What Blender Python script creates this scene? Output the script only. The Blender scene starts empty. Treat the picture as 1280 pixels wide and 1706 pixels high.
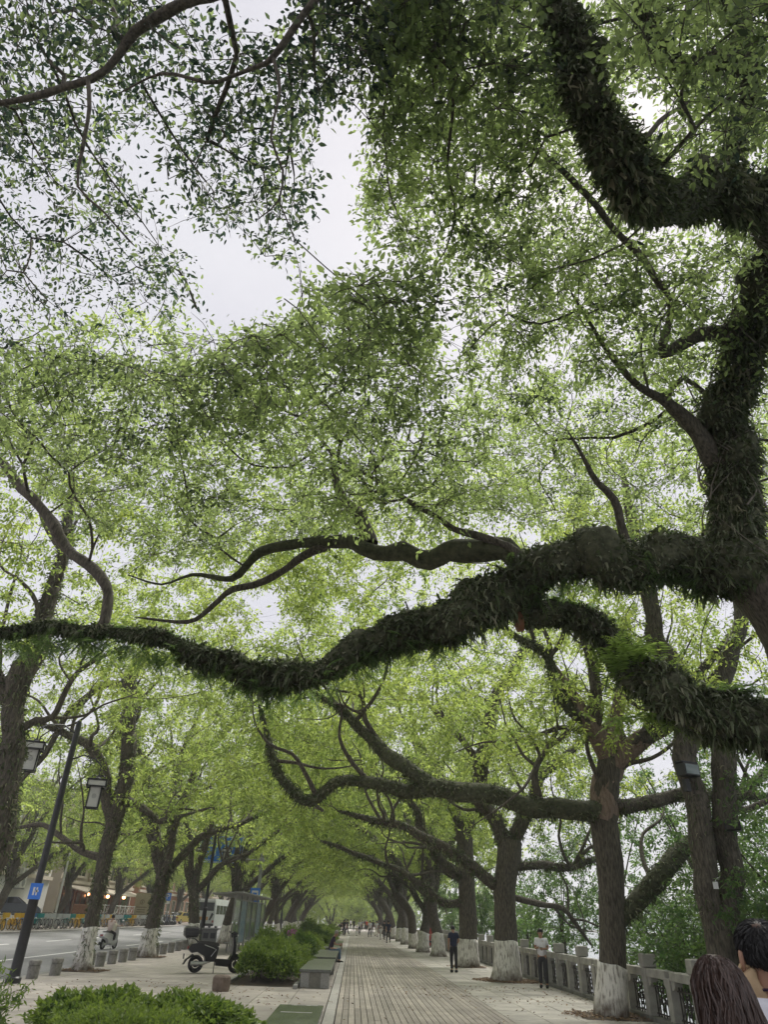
import bpy, math, random
import numpy as np
from mathutils import Vector, Matrix
scene = bpy.context.scene
col = scene.collection
R = math.radians
rng = np.random.default_rng(7)
random.seed(7)

# ------------------------------------------------------------------ camera
PW, PH = 1280.0, 1706.0                 # the photograph's pixel grid
FPX = 1130.0                            # focal length in those pixels
VPX, VPY = 588.0, 1531.0                # vanishing point of the walkway
ROLL, CZ = 0.046, 1.76
def _n(v): return v / np.linalg.norm(v)
_yc = _n(np.array([(VPX - PW/2)/FPX, -(VPY - PH/2)/FPX, -1.0]))
_zc = np.array([ROLL, 1.0, 0.0]); _zc = _n(_zc - _yc*_zc.dot(_yc))
_xc = np.cross(_yc, _zc)
CM = np.array([_xc, _yc, _zc])          # camera axes -> world
CP = np.array([0.0, 0.0, CZ])
def ray(u, v): return _n(CM @ np.array([(u - PW/2)/FPX, -(v - PH/2)/FPX, -1.0]))
def gnd(u, v, z=0.0):
    d = ray(u, v); return CP + d*((z - CZ)/d[2])
def aty(u, v, y):
    d = ray(u, v); return CP + d*(y/d[1])
def atx(u, v, x):
    d = ray(u, v); return CP + d*(x/d[0])
def proj(P):
    c = (np.atleast_2d(P) - CP) @ CM
    return np.stack([PW/2 - FPX*c[:, 0]/c[:, 2], PH/2 + FPX*c[:, 1]/c[:, 2], -c[:, 2]], 1)
def depth(p): return float(-((np.asarray(p) - CP) @ CM)[2])

cam_data = bpy.data.cameras.new('camera')
cam = bpy.data.objects.new('camera', cam_data); col.objects.link(cam)
cam_data.sensor_fit = 'VERTICAL'; cam_data.sensor_height = 24.0
cam_data.lens = 24.0*FPX/PH
cam_data.clip_start = 0.05; cam_data.clip_end = 6000
m4 = Matrix.Identity(4)
for i in range(3):
    for j in range(3): m4[i][j] = CM[i, j]
    m4[i][3] = CP[i]
cam.matrix_world = m4
scene.camera = cam

# ------------------------------------------------------------------ overcast sky, soft sun, exposure
SUN_EL, SUN_AZ = R(58), R(25)          # azimuth clockwise from +y (the walkway's direction)
world = bpy.data.worlds.new('World'); scene.world = world; world.use_nodes = True
nt = world.node_tree; nt.nodes.clear()
def wn(t, **k):
    n = nt.nodes.new(t)
    for a, b in k.items(): setattr(n, a, b)
    return n
sky = wn('ShaderNodeTexSky', sky_type='NISHITA'); sky.sun_disc = False
sky.sun_elevation = SUN_EL; sky.sun_rotation = SUN_AZ; sky.dust_density = 3.0
tc = wn('ShaderNodeTexCoord'); mp = wn('ShaderNodeMapping'); mp.inputs['Scale'].default_value = (1.2, 1.2, 3.0)
nz = wn('ShaderNodeTexNoise'); nz.inputs['Scale'].default_value = 2.2; nz.inputs['Detail'].default_value = 6; nz.inputs['Roughness'].default_value = .55
cr = wn('ShaderNodeValToRGB'); cr.color_ramp.elements[0].position = .3; cr.color_ramp.elements[1].position = .75
cr.color_ramp.elements[0].color = (.80, .79, .865, 1); cr.color_ramp.elements[1].color = (.93, .925, .97, 1)
sc_ = wn('ShaderNodeVectorMath', operation='SCALE'); sc_.inputs[3].default_value = 2.05
mx = wn('ShaderNodeMix', data_type='RGBA'); mx.inputs[0].default_value = .97
bg = wn('ShaderNodeBackground'); bg.inputs['Strength'].default_value = .1
ow = wn('ShaderNodeOutputWorld')
L = nt.links.new
L(tc.outputs['Generated'], mp.inputs['Vector']); L(mp.outputs[0], nz.inputs['Vector']); L(nz.outputs['Fac'], cr.inputs[0])
L(cr.outputs['Color'], sc_.inputs[0]); L(sky.outputs[0], mx.inputs[6]); L(sc_.outputs[0], mx.inputs[7])
L(mx.outputs[2], bg.inputs['Color']); L(bg.outputs[0], ow.inputs['Surface'])

sun_d = bpy.data.lights.new('sun', 'SUN'); sun_d.energy = 1.5; sun_d.angle = R(30); sun_d.color = (1, .965, .9)
sun = bpy.data.objects.new('sun', sun_d); col.objects.link(sun)
sdir = Vector((math.sin(SUN_AZ)*math.cos(SUN_EL), math.cos(SUN_AZ)*math.cos(SUN_EL), math.sin(SUN_EL)))
sun.rotation_euler = sdir.to_track_quat('Z', 'Y').to_euler(); sun.location = (0, -20, 40)
vs = scene.view_settings
scene.display_settings.display_device = 'sRGB'
vs.view_transform = 'Standard'; vs.look = 'None'; vs.gamma = 1; vs.exposure = 2.05; vs.use_curve_mapping = False
cy = scene.cycles
cy.max_bounces = 7; cy.diffuse_bounces = 5; cy.glossy_bounces = 2; cy.transmission_bounces = 5; cy.transparent_max_bounces = 4
cy.use_denoising = True; cy.caustics_reflective = False; cy.caustics_refractive = False

# ------------------------------------------------------------------ materials
MATS = {}
def mat(name, color=(.5, .5, .5), rough=.7, color2=None, scale=8.0, bump=0.0, bscale=None, metal=0.0, detail=5.0,
        stretch=(1, 1, 1), lo=.35, hi=.65, coord='Object', spec=.5, alpha=None, emit=None, trans=0.0, rnd=0.0, stain=0.0):
    """Procedural principled material: noise between two colours, optional bump, per-object tint."""
    if name in MATS: return MATS[name]
    m = bpy.data.materials.new(name); m.use_nodes = True; MATS[name] = m
    t = m.node_tree; N = t.nodes; b = N['Principled BSDF']
    b.inputs['Roughness'].default_value = rough; b.inputs['Metallic'].default_value = metal
    b.inputs['Specular IOR Level'].default_value = spec
    b.inputs['Base Color'].default_value = (*color, 1)
    if trans: b.inputs['Transmission Weight'].default_value = trans
    if emit: b.inputs['Emission Color'].default_value = (*emit[0], 1); b.inputs['Emission Strength'].default_value = emit[1]
    src = None
    if color2 is not None or bump:
        c = N.new('ShaderNodeTexCoord'); mp = N.new('ShaderNodeMapping'); mp.inputs['Scale'].default_value = stretch
        if coord == 'World': t.links.new(N.new('ShaderNodeNewGeometry').outputs['Position'], mp.inputs['Vector'])
        else: t.links.new(c.outputs[coord], mp.inputs['Vector'])
        if color2 is not None:
            n1 = N.new('ShaderNodeTexNoise'); n1.inputs['Scale'].default_value = scale; n1.inputs['Detail'].default_value = detail
            n1.inputs['Roughness'].default_value = .6
            t.links.new(mp.outputs[0], n1.inputs['Vector'])
            r = N.new('ShaderNodeValToRGB'); r.color_ramp.elements[0].position = lo; r.color_ramp.elements[1].position = hi
            r.color_ramp.elements[0].color = (*color, 1); r.color_ramp.elements[1].color = (*color2, 1)
            t.links.new(n1.outputs['Fac'], r.inputs[0]); src = r.outputs['Color']
        if bump:
            n2 = N.new('ShaderNodeTexNoise'); n2.inputs['Scale'].default_value = bscale or scale*2; n2.inputs['Detail'].default_value = 6
            t.links.new(mp.outputs[0], n2.inputs['Vector'])
            bp = N.new('ShaderNodeBump'); bp.inputs['Strength'].default_value = bump; bp.inputs['Distance'].default_value = .02
            t.links.new(n2.outputs['Fac'], bp.inputs['Height']); t.links.new(bp.outputs[0], b.inputs['Normal'])
    if rnd:
        oi = N.new('ShaderNodeObjectInfo'); mr = N.new('ShaderNodeMapRange')
        mr.inputs[3].default_value = 1 - rnd; mr.inputs[4].default_value = 1 + rnd*.6
        t.links.new(oi.outputs['Random'], mr.inputs[0])
        hs = N.new('ShaderNodeHueSaturation'); t.links.new(mr.outputs[0], hs.inputs['Value'])
        if src is not None: t.links.new(src, hs.inputs['Color'])
        else: hs.inputs['Color'].default_value = (*color, 1)
        src = hs.outputs[0]
    if stain and src is not None:      # broad damp and dirt patches across neighbouring pieces
        ge = N.new('ShaderNodeNewGeometry'); n3 = N.new('ShaderNodeTexNoise'); n3.inputs['Scale'].default_value = .55; n3.inputs['Detail'].default_value = 7; n3.inputs['Roughness'].default_value = .68
        t.links.new(ge.outputs['Position'], n3.inputs['Vector']); m3 = N.new('ShaderNodeMapRange'); m3.inputs[1].default_value = .36; m3.inputs[2].default_value = .62; m3.inputs[3].default_value = 1 - stain; m3.inputs[4].default_value = 1.08
        t.links.new(n3.outputs['Fac'], m3.inputs[0]); h3 = N.new('ShaderNodeHueSaturation'); t.links.new(m3.outputs[0], h3.inputs['Value']); t.links.new(src, h3.inputs['Color']); src = h3.outputs[0]
    if src is not None: t.links.new(src, b.inputs['Base Color'])
    return m

def leaf_mat(name, dark, light, tdark, tlight, tfac=.5, rough=.45):
    """Leaf: per-leaf tone attribute picks the colour, part of the light passes through the blade."""
    m = bpy.data.materials.new(name); m.use_nodes = True; MATS[name] = m
    t = m.node_tree; N = t.nodes; b = N['Principled BSDF']; out = N['Material Output']
    a = N.new('ShaderNodeAttribute'); a.attribute_name = 'tone'
    r1 = N.new('ShaderNodeValToRGB'); r1.color_ramp.elements[0].color = (*dark, 1); r1.color_ramp.elements[1].color = (*light, 1)
    r2 = N.new('ShaderNodeValToRGB'); r2.color_ramp.elements[0].color = (*tdark, 1); r2.color_ramp.elements[1].color = (*tlight, 1)
    t.links.new(a.outputs['Fac'], r1.inputs[0]); t.links.new(a.outputs['Fac'], r2.inputs[0])
    b.inputs['Roughness'].default_value = rough; b.inputs['Specular IOR Level'].default_value = .4
    t.links.new(r1.outputs[0], b.inputs['Base Color'])
    tr = N.new('ShaderNodeBsdfTranslucent'); t.links.new(r2.outputs[0], tr.inputs['Color'])
    mxs = N.new('ShaderNodeMixShader'); mxs.inputs[0].default_value = tfac
    t.links.new(b.outputs[0], mxs.inputs[1]); t.links.new(tr.outputs[0], mxs.inputs[2]); t.links.new(mxs.outputs[0], out.inputs['Surface'])
    return m
leaf_mat('camphor_leaf', (.06, .085, .03), (.16, .19, .055), (.25, .37, .09), (.63, .75, .17), .60)
leaf_mat('camphor_leaf_to_silhouette', (.026, .040, .028), (.13, .185, .082), (.03, .055, .034), (.62, .79, .25), .58)  # dark end carries the painted silhouette of leaves against bright sky
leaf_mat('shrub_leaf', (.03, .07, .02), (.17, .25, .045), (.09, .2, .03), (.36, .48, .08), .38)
leaf_mat('bank_leaf', (.038, .072, .03), (.085, .135, .045), (.12, .24, .07), (.28, .42, .11), .5)
leaf_mat('fern', (.055, .068, .034), (.28, .295, .19), (.08, .11, .04), (.2, .25, .1), .3, .7)
for _rp in [n for n in MATS['fern'].node_tree.nodes if n.type == 'VALTORGB'][:1]:      # dead brown, dark green, grey green and pale straw fronds
    _e = _rp.color_ramp.elements; _e[0].color = (.06, .045, .028, 1); _e[1].color = (.34, .31, .21, 1)
    for _p, _c in ((.22, (.045, .065, .026, 1)), (.5, (.085, .115, .045, 1)), (.74, (.20, .22, .14, 1))): _e.new(_p).color = _c
leaf_mat('fresh_fern', (.08, .14, .03), (.14, .22, .05), (.22, .36, .06), (.36, .5, .12), .5, .6)
leaf_mat('fallen_leaf', (.15, .095, .055), (.32, .22, .13), (.1, .06, .03), (.2, .12, .05), .15, .8)
mat('bark', (.04, .035, .027), .9, (.15, .13, .10), 9, .9, 14, stretch=(3, 3, .6))
mat('bark_bare', (.15, .105, .08), .9, (.29, .215, .17), 7, .8, 12, stretch=(3, 3, .6))
mat('mossy_bark', (.03, .034, .018), .95, (.12, .125, .07), 11, 1.0, 26, lo=.3, hi=.7)
mat('cut_wood', (.20, .09, .05), .9, (.28, .14, .08), 6, .5)
mat('whitewash', (.22, .19, .16), .95, (.78, .755, .70), 7, 1.0, 18, stretch=(3, 3, .5), lo=.33, hi=.52)
_w = MATS['whitewash'].node_tree; _N = _w.nodes; _b = _N['Principled BSDF']          # mud splashed up from the soil
_src = _b.inputs['Base Color'].links[0].from_socket; _tc = _N.new('ShaderNodeTexCoord'); _sp = _N.new('ShaderNodeSeparateXYZ'); _w.links.new(_tc.outputs['Object'], _sp.inputs[0])
_nz = _N.new('ShaderNodeTexNoise'); _nz.inputs['Scale'].default_value = 5; _nz.inputs['Detail'].default_value = 6; _w.links.new(_tc.outputs['Object'], _nz.inputs['Vector'])
_ad = _N.new('ShaderNodeMath'); _ad.operation = 'MULTIPLY_ADD'; _ad.inputs[1].default_value = -.75; _w.links.new(_nz.outputs['Fac'], _ad.inputs[0]); _w.links.new(_sp.outputs['Z'], _ad.inputs[2])
_mr = _N.new('ShaderNodeMapRange'); _mr.inputs[1].default_value = -.42; _mr.inputs[2].default_value = .02; _w.links.new(_ad.outputs[0], _mr.inputs[0])
_mx = _N.new('ShaderNodeMix'); _mx.data_type = 'RGBA'; _mx.inputs[6].default_value = (.12, .09, .065, 1); _w.links.new(_mr.outputs[0], _mx.inputs[0]); _w.links.new(_src, _mx.inputs[7]); _w.links.new(_mx.outputs[2], _b.inputs['Base Color'])
mat('vine_stem', (.16, .14, .11), .9, (.26, .23, .19), 6)

# ------------------------------------------------------------------ mesh helpers
def link(o, parent=None):
    col.objects.link(o)
    if parent is not None: o.parent = parent
    return o
def tag(o, label=None, cat=None, group=None, kind=None):
    if label: o['label'] = label
    if cat: o['category'] = cat
    if group: o['group'] = group
    if kind: o['kind'] = kind
    return o
def thing(name, label, cat, loc=(0, 0, 0), rz=0.0, group=None):
    o = bpy.data.objects.new(name, None); o.location = tuple(float(c) for c in loc); o.rotation_euler = (0, 0, rz)
    o.empty_display_size = .2
    link(o); return tag(o, label, cat, group)
def copy_tree(o, parent=None):
    c = o.copy(); col.objects.link(c); c.parent = parent
    for ch in list(o.children): copy_tree(ch, c)
    return c
def np_mesh(name, V, faces_flat, counts, tone=None, smooth=False):
    """Mesh from numpy: V (n,3), flat loop indices, loop count per face, optional per-face tone."""
    me = bpy.data.meshes.new(name)
    V = np.ascontiguousarray(V, dtype=np.float32); fl = np.ascontiguousarray(faces_flat, dtype=np.int32)
    counts = np.ascontiguousarray(counts, dtype=np.int32)
    me.vertices.add(len(V)); me.vertices.foreach_set('co', V.ravel())
    me.loops.add(len(fl)); me.loops.foreach_set('vertex_index', fl)
    me.polygons.add(len(counts))
    st = np.zeros(len(counts), np.int32); st[1:] = np.cumsum(counts)[:-1]
    me.polygons.foreach_set('loop_start', st); me.polygons.foreach_set('loop_total', counts)
    if smooth: me.polygons.foreach_set('use_smooth', np.ones(len(counts), bool))
    if tone is not None:
        at = me.attributes.new('tone', 'FLOAT', 'FACE'); at.data.foreach_set('value', np.ascontiguousarray(tone, dtype=np.float32))
    me.update(calc_edges=True)
    return me
class MB:
    """Collects simple solids; build() links them as one mesh object."""
    def __init__(s): s.v = []; s.f = []
    def add(s, V, Fs):
        o = len(s.v); s.v += [tuple(float(c) for c in p) for p in V]; s.f += [tuple(i + o for i in f) for f in Fs]; return s
    def box(s, a, b, rz=0.0, about=None, ch=0.0):
        x0, y0, z0 = a; x1, y1, z1 = b
        if ch:
            c = ch
            V = []
            for z, d in ((z0, c), (z0 + c, 0), (z1 - c, 0), (z1, c)):
                V += [(x0 + d, y0 + d, z), (x1 - d, y0 + d, z), (x1 - d, y1 - d, z), (x0 + d, y1 - d, z)]
            Fs = [(3, 2, 1, 0), (12, 13, 14, 15)]
            for k in range(3):
                for i in range(4):
                    j = (i + 1) % 4; Fs.append((k*4 + i, k*4 + j, k*4 + 4 + j, k*4 + 4 + i))
        else:
            V = [(x0, y0, z0), (x1, y0, z0), (x1, y1, z0), (x0, y1, z0), (x0, y0, z1), (x1, y0, z1), (x1, y1, z1), (x0, y1, z1)]
            Fs = [(3, 2, 1, 0), (4, 5, 6, 7), (0, 1, 5, 4), (1, 2, 6, 5), (2, 3, 7, 6), (3, 0, 4, 7)]
        if rz:
            cx, cy_ = about or ((x0 + x1)/2, (y0 + y1)/2); c_, s_ = math.cos(rz), math.sin(rz)
            V = [(cx + (x - cx)*c_ - (y - cy_)*s_, cy_ + (x - cx)*s_ + (y - cy_)*c_, z) for x, y, z in V]
        return s.add(V, Fs)
    def tube(s, pts, rad, n=8, cap=True):
        pts = [np.asarray(p, float) for p in pts]; k = len(pts)
        rad = [rad]*k if np.isscalar(rad) else list(rad)
        o = len(s.v); T = []
        for i in range(k):
            d = pts[min(i + 1, k - 1)] - pts[max(i - 1, 0)]; T.append(d/(np.linalg.norm(d) + 1e-9))
        a = np.array([0, 0, 1.0]) if abs(T[0][2]) < .9 else np.array([1.0, 0, 0])
        nrm = np.cross(T[0], a); nrm /= np.linalg.norm(nrm)
        for i in range(k):
            nrm = nrm - T[i]*nrm.dot(T[i]); nrm /= np.linalg.norm(nrm) + 1e-9
            bi = np.cross(T[i], nrm)
            for j in range(n):
                q = 2*math.pi*j/n; s.v.append(tuple(pts[i] + (nrm*math.cos(q) + bi*math.sin(q))*rad[i]))
        for i in range(k - 1):
            for j in range(n):
                jj = (j + 1) % n; s.f.append((o + i*n + j, o + i*n + jj, o + (i + 1)*n + jj, o + (i + 1)*n + j))
        if cap:
            s.f.append(tuple(o + j for j in reversed(range(n)))); s.f.append(tuple(o + (k - 1)*n + j for j in range(n)))
        return s
    def lathe(s, prof, n=16, c=(0, 0, 0), sx=1.0, sy=1.0):
        o = len(s.v)
        for r, z in prof:
            for j in range(n):
                q = 2*math.pi*j/n; s.v.append((c[0] + r*sx*math.cos(q), c[1] + r*sy*math.sin(q), c[2] + z))
        for i in range(len(prof) - 1):
            for j in range(n):
                jj = (j + 1) % n; s.f.append((o + i*n + j, o + i*n + jj, o + (i + 1)*n + jj, o + (i + 1)*n + j))
        s.f.append(tuple(o + j for j in reversed(range(n)))); s.f.append(tuple(o + (len(prof) - 1)*n + j for j in range(n)))
        return s
    def prism(s, poly, y0, y1, axis='y'):
        """Extrude a polygon given in (x, z) along y, or (y, z) along x, or (x, y) along z."""
        k = len(poly); V = []
        for t in (y0, y1):
            for a, b in poly:
                V.append((a, t, b) if axis == 'y' else (t, a, b) if axis == 'x' else (a, b, t))
        Fs = [tuple(range(k)), tuple(reversed(range(k, 2*k)))]
        for i in range(k):
            j = (i + 1) % k; Fs.append((i, i + k, j + k, j))
        return s.add(V, Fs)
    def wheel(s, c, r, tr, axis='y', n=20, m=6):
        """Torus ring round the y (or x) axis."""
        o = len(s.v)
        for i in range(n):
            q = 2*math.pi*i/n
            for j in range(m):
                w = 2*math.pi*j/m; rr = r + tr*math.cos(w); d = tr*math.sin(w)
                p = (rr*math.cos(q), d, rr*math.sin(q)) if axis == 'y' else (d, rr*math.cos(q), rr*math.sin(q))
                s.v.append((c[0] + p[0], c[1] + p[1], c[2] + p[2]))
        for i in range(n):
            for j in range(m):
                ii, jj = (i + 1) % n, (j + 1) % m
                s.f.append((o + i*m + j, o + ii*m + j, o + ii*m + jj, o + i*m + jj))
        return s
    def ball(s, c, r, n=12, m=8):
        r = (r, r, r) if np.isscalar(r) else r; o = len(s.v)
        s.v.append((c[0], c[1], c[2] - r[2]))
        for i in range(1, m):
            a = -math.pi/2 + math.pi*i/m
            for j in range(n):
                q = 2*math.pi*j/n; s.v.append((c[0] + r[0]*math.cos(a)*math.cos(q), c[1] + r[1]*math.cos(a)*math.sin(q), c[2] + r[2]*math.sin(a)))
        s.v.append((c[0], c[1], c[2] + r[2])); top = len(s.v) - 1
        for j in range(n):
            jj = (j + 1) % n
            s.f.append((o, o + 1 + jj, o + 1 + j)); s.f.append((top, o + 1 + (m - 2)*n + j, o + 1 + (m - 2)*n + jj))
            for i in range(m - 2): s.f.append((o + 1 + i*n + j, o + 1 + i*n + jj, o + 1 + (i + 1)*n + jj, o + 1 + (i + 1)*n + j))
        return s
    def mesh(s, name, m=None, smooth=False):
        me = bpy.data.meshes.new(name); me.from_pydata(s.v, [], s.f)
        import bmesh
        bm = bmesh.new(); bm.from_mesh(me); bmesh.ops.recalc_face_normals(bm, faces=bm.faces)
        bm.to_mesh(me); bm.free()
        if smooth:
            me.polygons.foreach_set('use_smooth', np.ones(len(me.polygons), bool))
            me.set_sharp_from_angle(angle=R(38))
        if m: me.materials.append(MATS[m] if isinstance(m, str) else m)
        return me
    def build(s, name, m, parent=None, smooth=False, loc=None):
        o = bpy.data.objects.new(name, s.mesh(name, m, smooth)); link(o, parent)
        if loc is not None: o.location = tuple(float(c) for c in loc)
        return o
def inst(name, me, parent=None, loc=(0, 0, 0), rz=0.0):
    o = bpy.data.objects.new(name, me); link(o, parent); o.location = tuple(float(c) for c in loc); o.rotation_euler = (0, 0, rz); return o
# ------------------------------------------------------------------ ground, road, paving, river
mat('soil', (.055, .042, .03), .95, (.11, .085, .06), 3, .6, 20)
mat('bank_soil', (.05, .055, .03), .95, (.09, .085, .05), 2, .6, 10)
mat('asphalt', (.15, .15, .152), .85, (.21, .21, .21), 1.2, .25, 120, stretch=(1, .25, 1), lo=.3, hi=.7)
mat('slab', (.35, .325, .285), .55, (.47, .44, .39), 2.2, .12, 60, lo=.3, hi=.72, rnd=.18, coord='World', stain=.3)
mat('slab_left', (.33, .295, .265), .6, (.44, .40, .36), 2.0, .12, 60, lo=.3, hi=.72, rnd=.18, coord='World', stain=.25)
mat('plank', (.295, .258, .22), .6, (.42, .375, .325), 3.0, .2, 60, stretch=(6, .5, 1), lo=.25, hi=.75, rnd=.25, coord='World', stain=.32)
mat('joint', (.035, .032, .028), .95, (.06, .055, .05), 20)
mat('granite_light', (.33, .315, .29), .6, (.44, .42, .39), 14, .1, 80, rnd=.08)
mat('kerb_stone', (.22, .21, .20), .7, (.32, .31, .29), 8, .2, 60)
mat('road_paint', (.50, .50, .49), .7, (.66, .66, .64), 6, lo=.2, hi=.6)
mat('water', (.10, .13, .13), .12, bump=.12, bscale=1.6, stretch=(1, .35, 1), spec=.7)
mat('concrete', (.30, .30, .29), .85, (.40, .40, .385), 3, .15, 40)
def paving_mat(name, c1, c2, mortar, bw, bh, msize=.012, rot=0.0):
    m = bpy.data.materials.new(name); m.use_nodes = True; MATS[name] = m
    t = m.node_tree; N = t.nodes; b = N['Principled BSDF']; b.inputs['Roughness'].default_value = .6
    c = N.new('ShaderNodeTexCoord'); mp_ = N.new('ShaderNodeMapping'); mp_.inputs['Rotation'].default_value = (0, 0, rot)
    br = N.new('ShaderNodeTexBrick'); br.inputs['Scale'].default_value = 1.0
    br.inputs['Brick Width'].default_value = bw; br.inputs['Row Height'].default_value = bh
    br.inputs['Mortar Size'].default_value = msize; br.inputs['Color1'].default_value = (*c1, 1); br.inputs['Color2'].default_value = (*c2, 1)
    br.inputs['Mortar'].default_value = (*mortar, 1); br.inputs['Mortar Smooth'].default_value = .2
    nz_ = N.new('ShaderNodeTexNoise'); nz_.inputs['Scale'].default_value = 1.3; nz_.inputs['Detail'].default_value = 6
    hs = N.new('ShaderNodeHueSaturation'); mr = N.new('ShaderNodeMapRange'); mr.inputs[3].default_value = .72; mr.inputs[4].default_value = 1.22
    t.links.new(c.outputs['Object'], mp_.inputs[0]); t.links.new(mp_.outputs[0], br.inputs['Vector']); t.links.new(c.outputs['Object'], nz_.inputs['Vector'])
    t.links.new(nz_.outputs['Fac'], mr.inputs[0]); t.links.new(mr.outputs[0], hs.inputs['Value']); t.links.new(br.outputs['Color'], hs.inputs['Color'])
    t.links.new(hs.outputs[0], b.inputs['Base Color'])
paving_mat('paving_far', (.37, .345, .305), (.43, .40, .355), (.10, .095, .085), .9, .9)
paving_mat('paving_left_far', (.34, .305, .275), (.39, .35, .315), (.10, .09, .085), .9, .6)
paving_mat('plank_far', (.30, .265, .23), (.36, .325, .285), (.07, .06, .055), 3.0, .137, .012, math.pi/2)

def strip(name, xz, y0, y1, m, ny=1, kind='structure', parent=None):
    """A sheet whose cross-section (x, z) runs along y."""
    k = len(xz); V = []; Fs = []
    for i in range(ny + 1):
        y = y0 + (y1 - y0)*i/ny
        V += [(x, y, z) for x, z in xz]
    for i in range(ny):
        for j in range(k - 1): Fs.append((i*k + j, i*k + j + 1, (i + 1)*k + j + 1, (i + 1)*k + j))
    o = MB().add(V, Fs).build(name, m, parent)
    if kind: o['kind'] = kind
    return o
KERB_X, FENCE_X = -9.75, 6.95
def road_z(x):                       # the far side of the road lies higher
    return -.13 + .42*min(1, max(0, (-11 - x)/11))**1.0
strip('ground', [(-900, .45), (-22.3, .27), (-22.2, -.25), (-9.9, -.25), (-9.8, -.1), (7.55, -.1), (7.75, -.3), (9.2, -3.2), (14, -4.6), (230, -4.6), (262, -.6), (900, 1.0)], -80, 1600, 'soil', 1)
strip('river', [(8.6, -2.6), (252, -2.6)], -80, 1500, 'water')
road = strip('road', [(x, road_z(x)) for x in np.linspace(-22.0, -9.9, 9)], -40, 500, 'asphalt', 1)
strip('far_pavement', [(-46, .46), (-22.3, .40)], -40, 500, 'paving_left_far')
kb = MB().box((-9.9, -40, -.2), (-9.62, 500, .0), ch=.02).build('kerb', 'kerb_stone'); kb['kind'] = 'structure'
kb = MB().box((-22.3, -40, .1), (-21.95, 500, .41), ch=.02).build('far_kerb', 'kerb_stone'); kb['kind'] = 'structure'
def mark(x, y0, y1, w=.15):
    z0, z1 = road_z(x - w/2) + .006, road_z(x + w/2) + .006
    o = MB().add([(x - w/2, y0, z0), (x + w/2, y0, z1), (x + w/2, y1, z1), (x - w/2, y1, z0)], [(0, 1, 2, 3)]).build('lane_line', 'road_paint', road)
mark(-13.55, 14, 47)
for k in range(14): mark(-13.55, 49 + k*6, 52 + k*6)
for k in range(20): mark(-17.6, 20 + k*9, 24 + k*9)
mark(-10.4, 20, 160, .12)

# walkway of long planks
walk = strip('plank_walkway', [(-.29, -.045), (3.52, -.045)], -20, 320, 'joint')
NPL = 28; pw = (3.49 + .27)/NPL
plank_me = MB().box((-pw/2 + .007, -3, -.04), (pw/2 - .007, 3, 0), ch=.004).mesh('plank', 'plank')
for i in range(NPL):
    y = 8.0 - rng.uniform(0, 3)
    while y < 62:
        ln = rng.uniform(5.2, 6.8)
        o = inst('plank', plank_me, walk, (-.27 + pw*(i + .5), y + ln/2, rng.uniform(-.003, .002)))
        o.scale = (1, (ln - .008)/6.0, 1)
        y += ln
strip('plank_far', [(-.27, -.006), (3.49, -.006)], 60, 320, 'plank_far', parent=walk, kind=None)
for n_, x0, x1 in (('edging', -.50, -.285), ('edging', 3.51, 3.72)):
    pass
edge = strip('walkway_edging', [(-.52, -.05), (-.285, -.05)], -20, 320, 'joint')
for i in range(46):
    inst('edging_stone', bpy.data.meshes.get('edging_stone') or MB().box((-.112, -.595, -.045), (.112, .595, .003), ch=.006).mesh('edging_stone', 'granite_light'), edge, (-.402, 8 + i*1.2 + .6, rng.uniform(-.002, .002)))
strip('edging_far', [(-.515, .0), (-.29, .0)], 63.2, 320, 'granite_light', parent=edge, kind=None)

def paved(name, x0, x1, y0, y1, yfar, nx, ly, m, mfar, stag=.5):
    base = strip(name, [(x0, -.05), (x1, -.05)], -20, yfar, 'joint')
    w = (x1 - x0)/nx
    mes = [MB().box((-w/2 + .006, -ly/2 + .006, -.05), (w/2 - .006, ly/2 - .006, 0), ch=.006).mesh('slab', m)]
    for i in range(nx):
        n = int((y1 - y0)/ly)
        for k in range(n):
            o = inst('slab', mes[0], base, (x0 + w*(i + .5), y0 + ly*(k + .5 + (stag if i % 2 else 0)), rng.uniform(-.004, .002)))
            o.rotation_euler = (rng.uniform(-.002, .002), rng.uniform(-.002, .002), 0)
    ya = y0 + int((y1 - y0)/ly)*ly - .02
    strip('slab_far', [(x0, -.011), (x1, -.011)], ya, yfar, mfar, parent=base, kind=None)
    return base
paved('right_pavement', 3.50, 7.55, 9, 45, 320, 5, .9, 'slab', 'paving_far')
paved('left_pavement', -9.61, -.53, 12, 32, 320, 10, .9, 'slab_left', 'paving_left_far')
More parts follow.
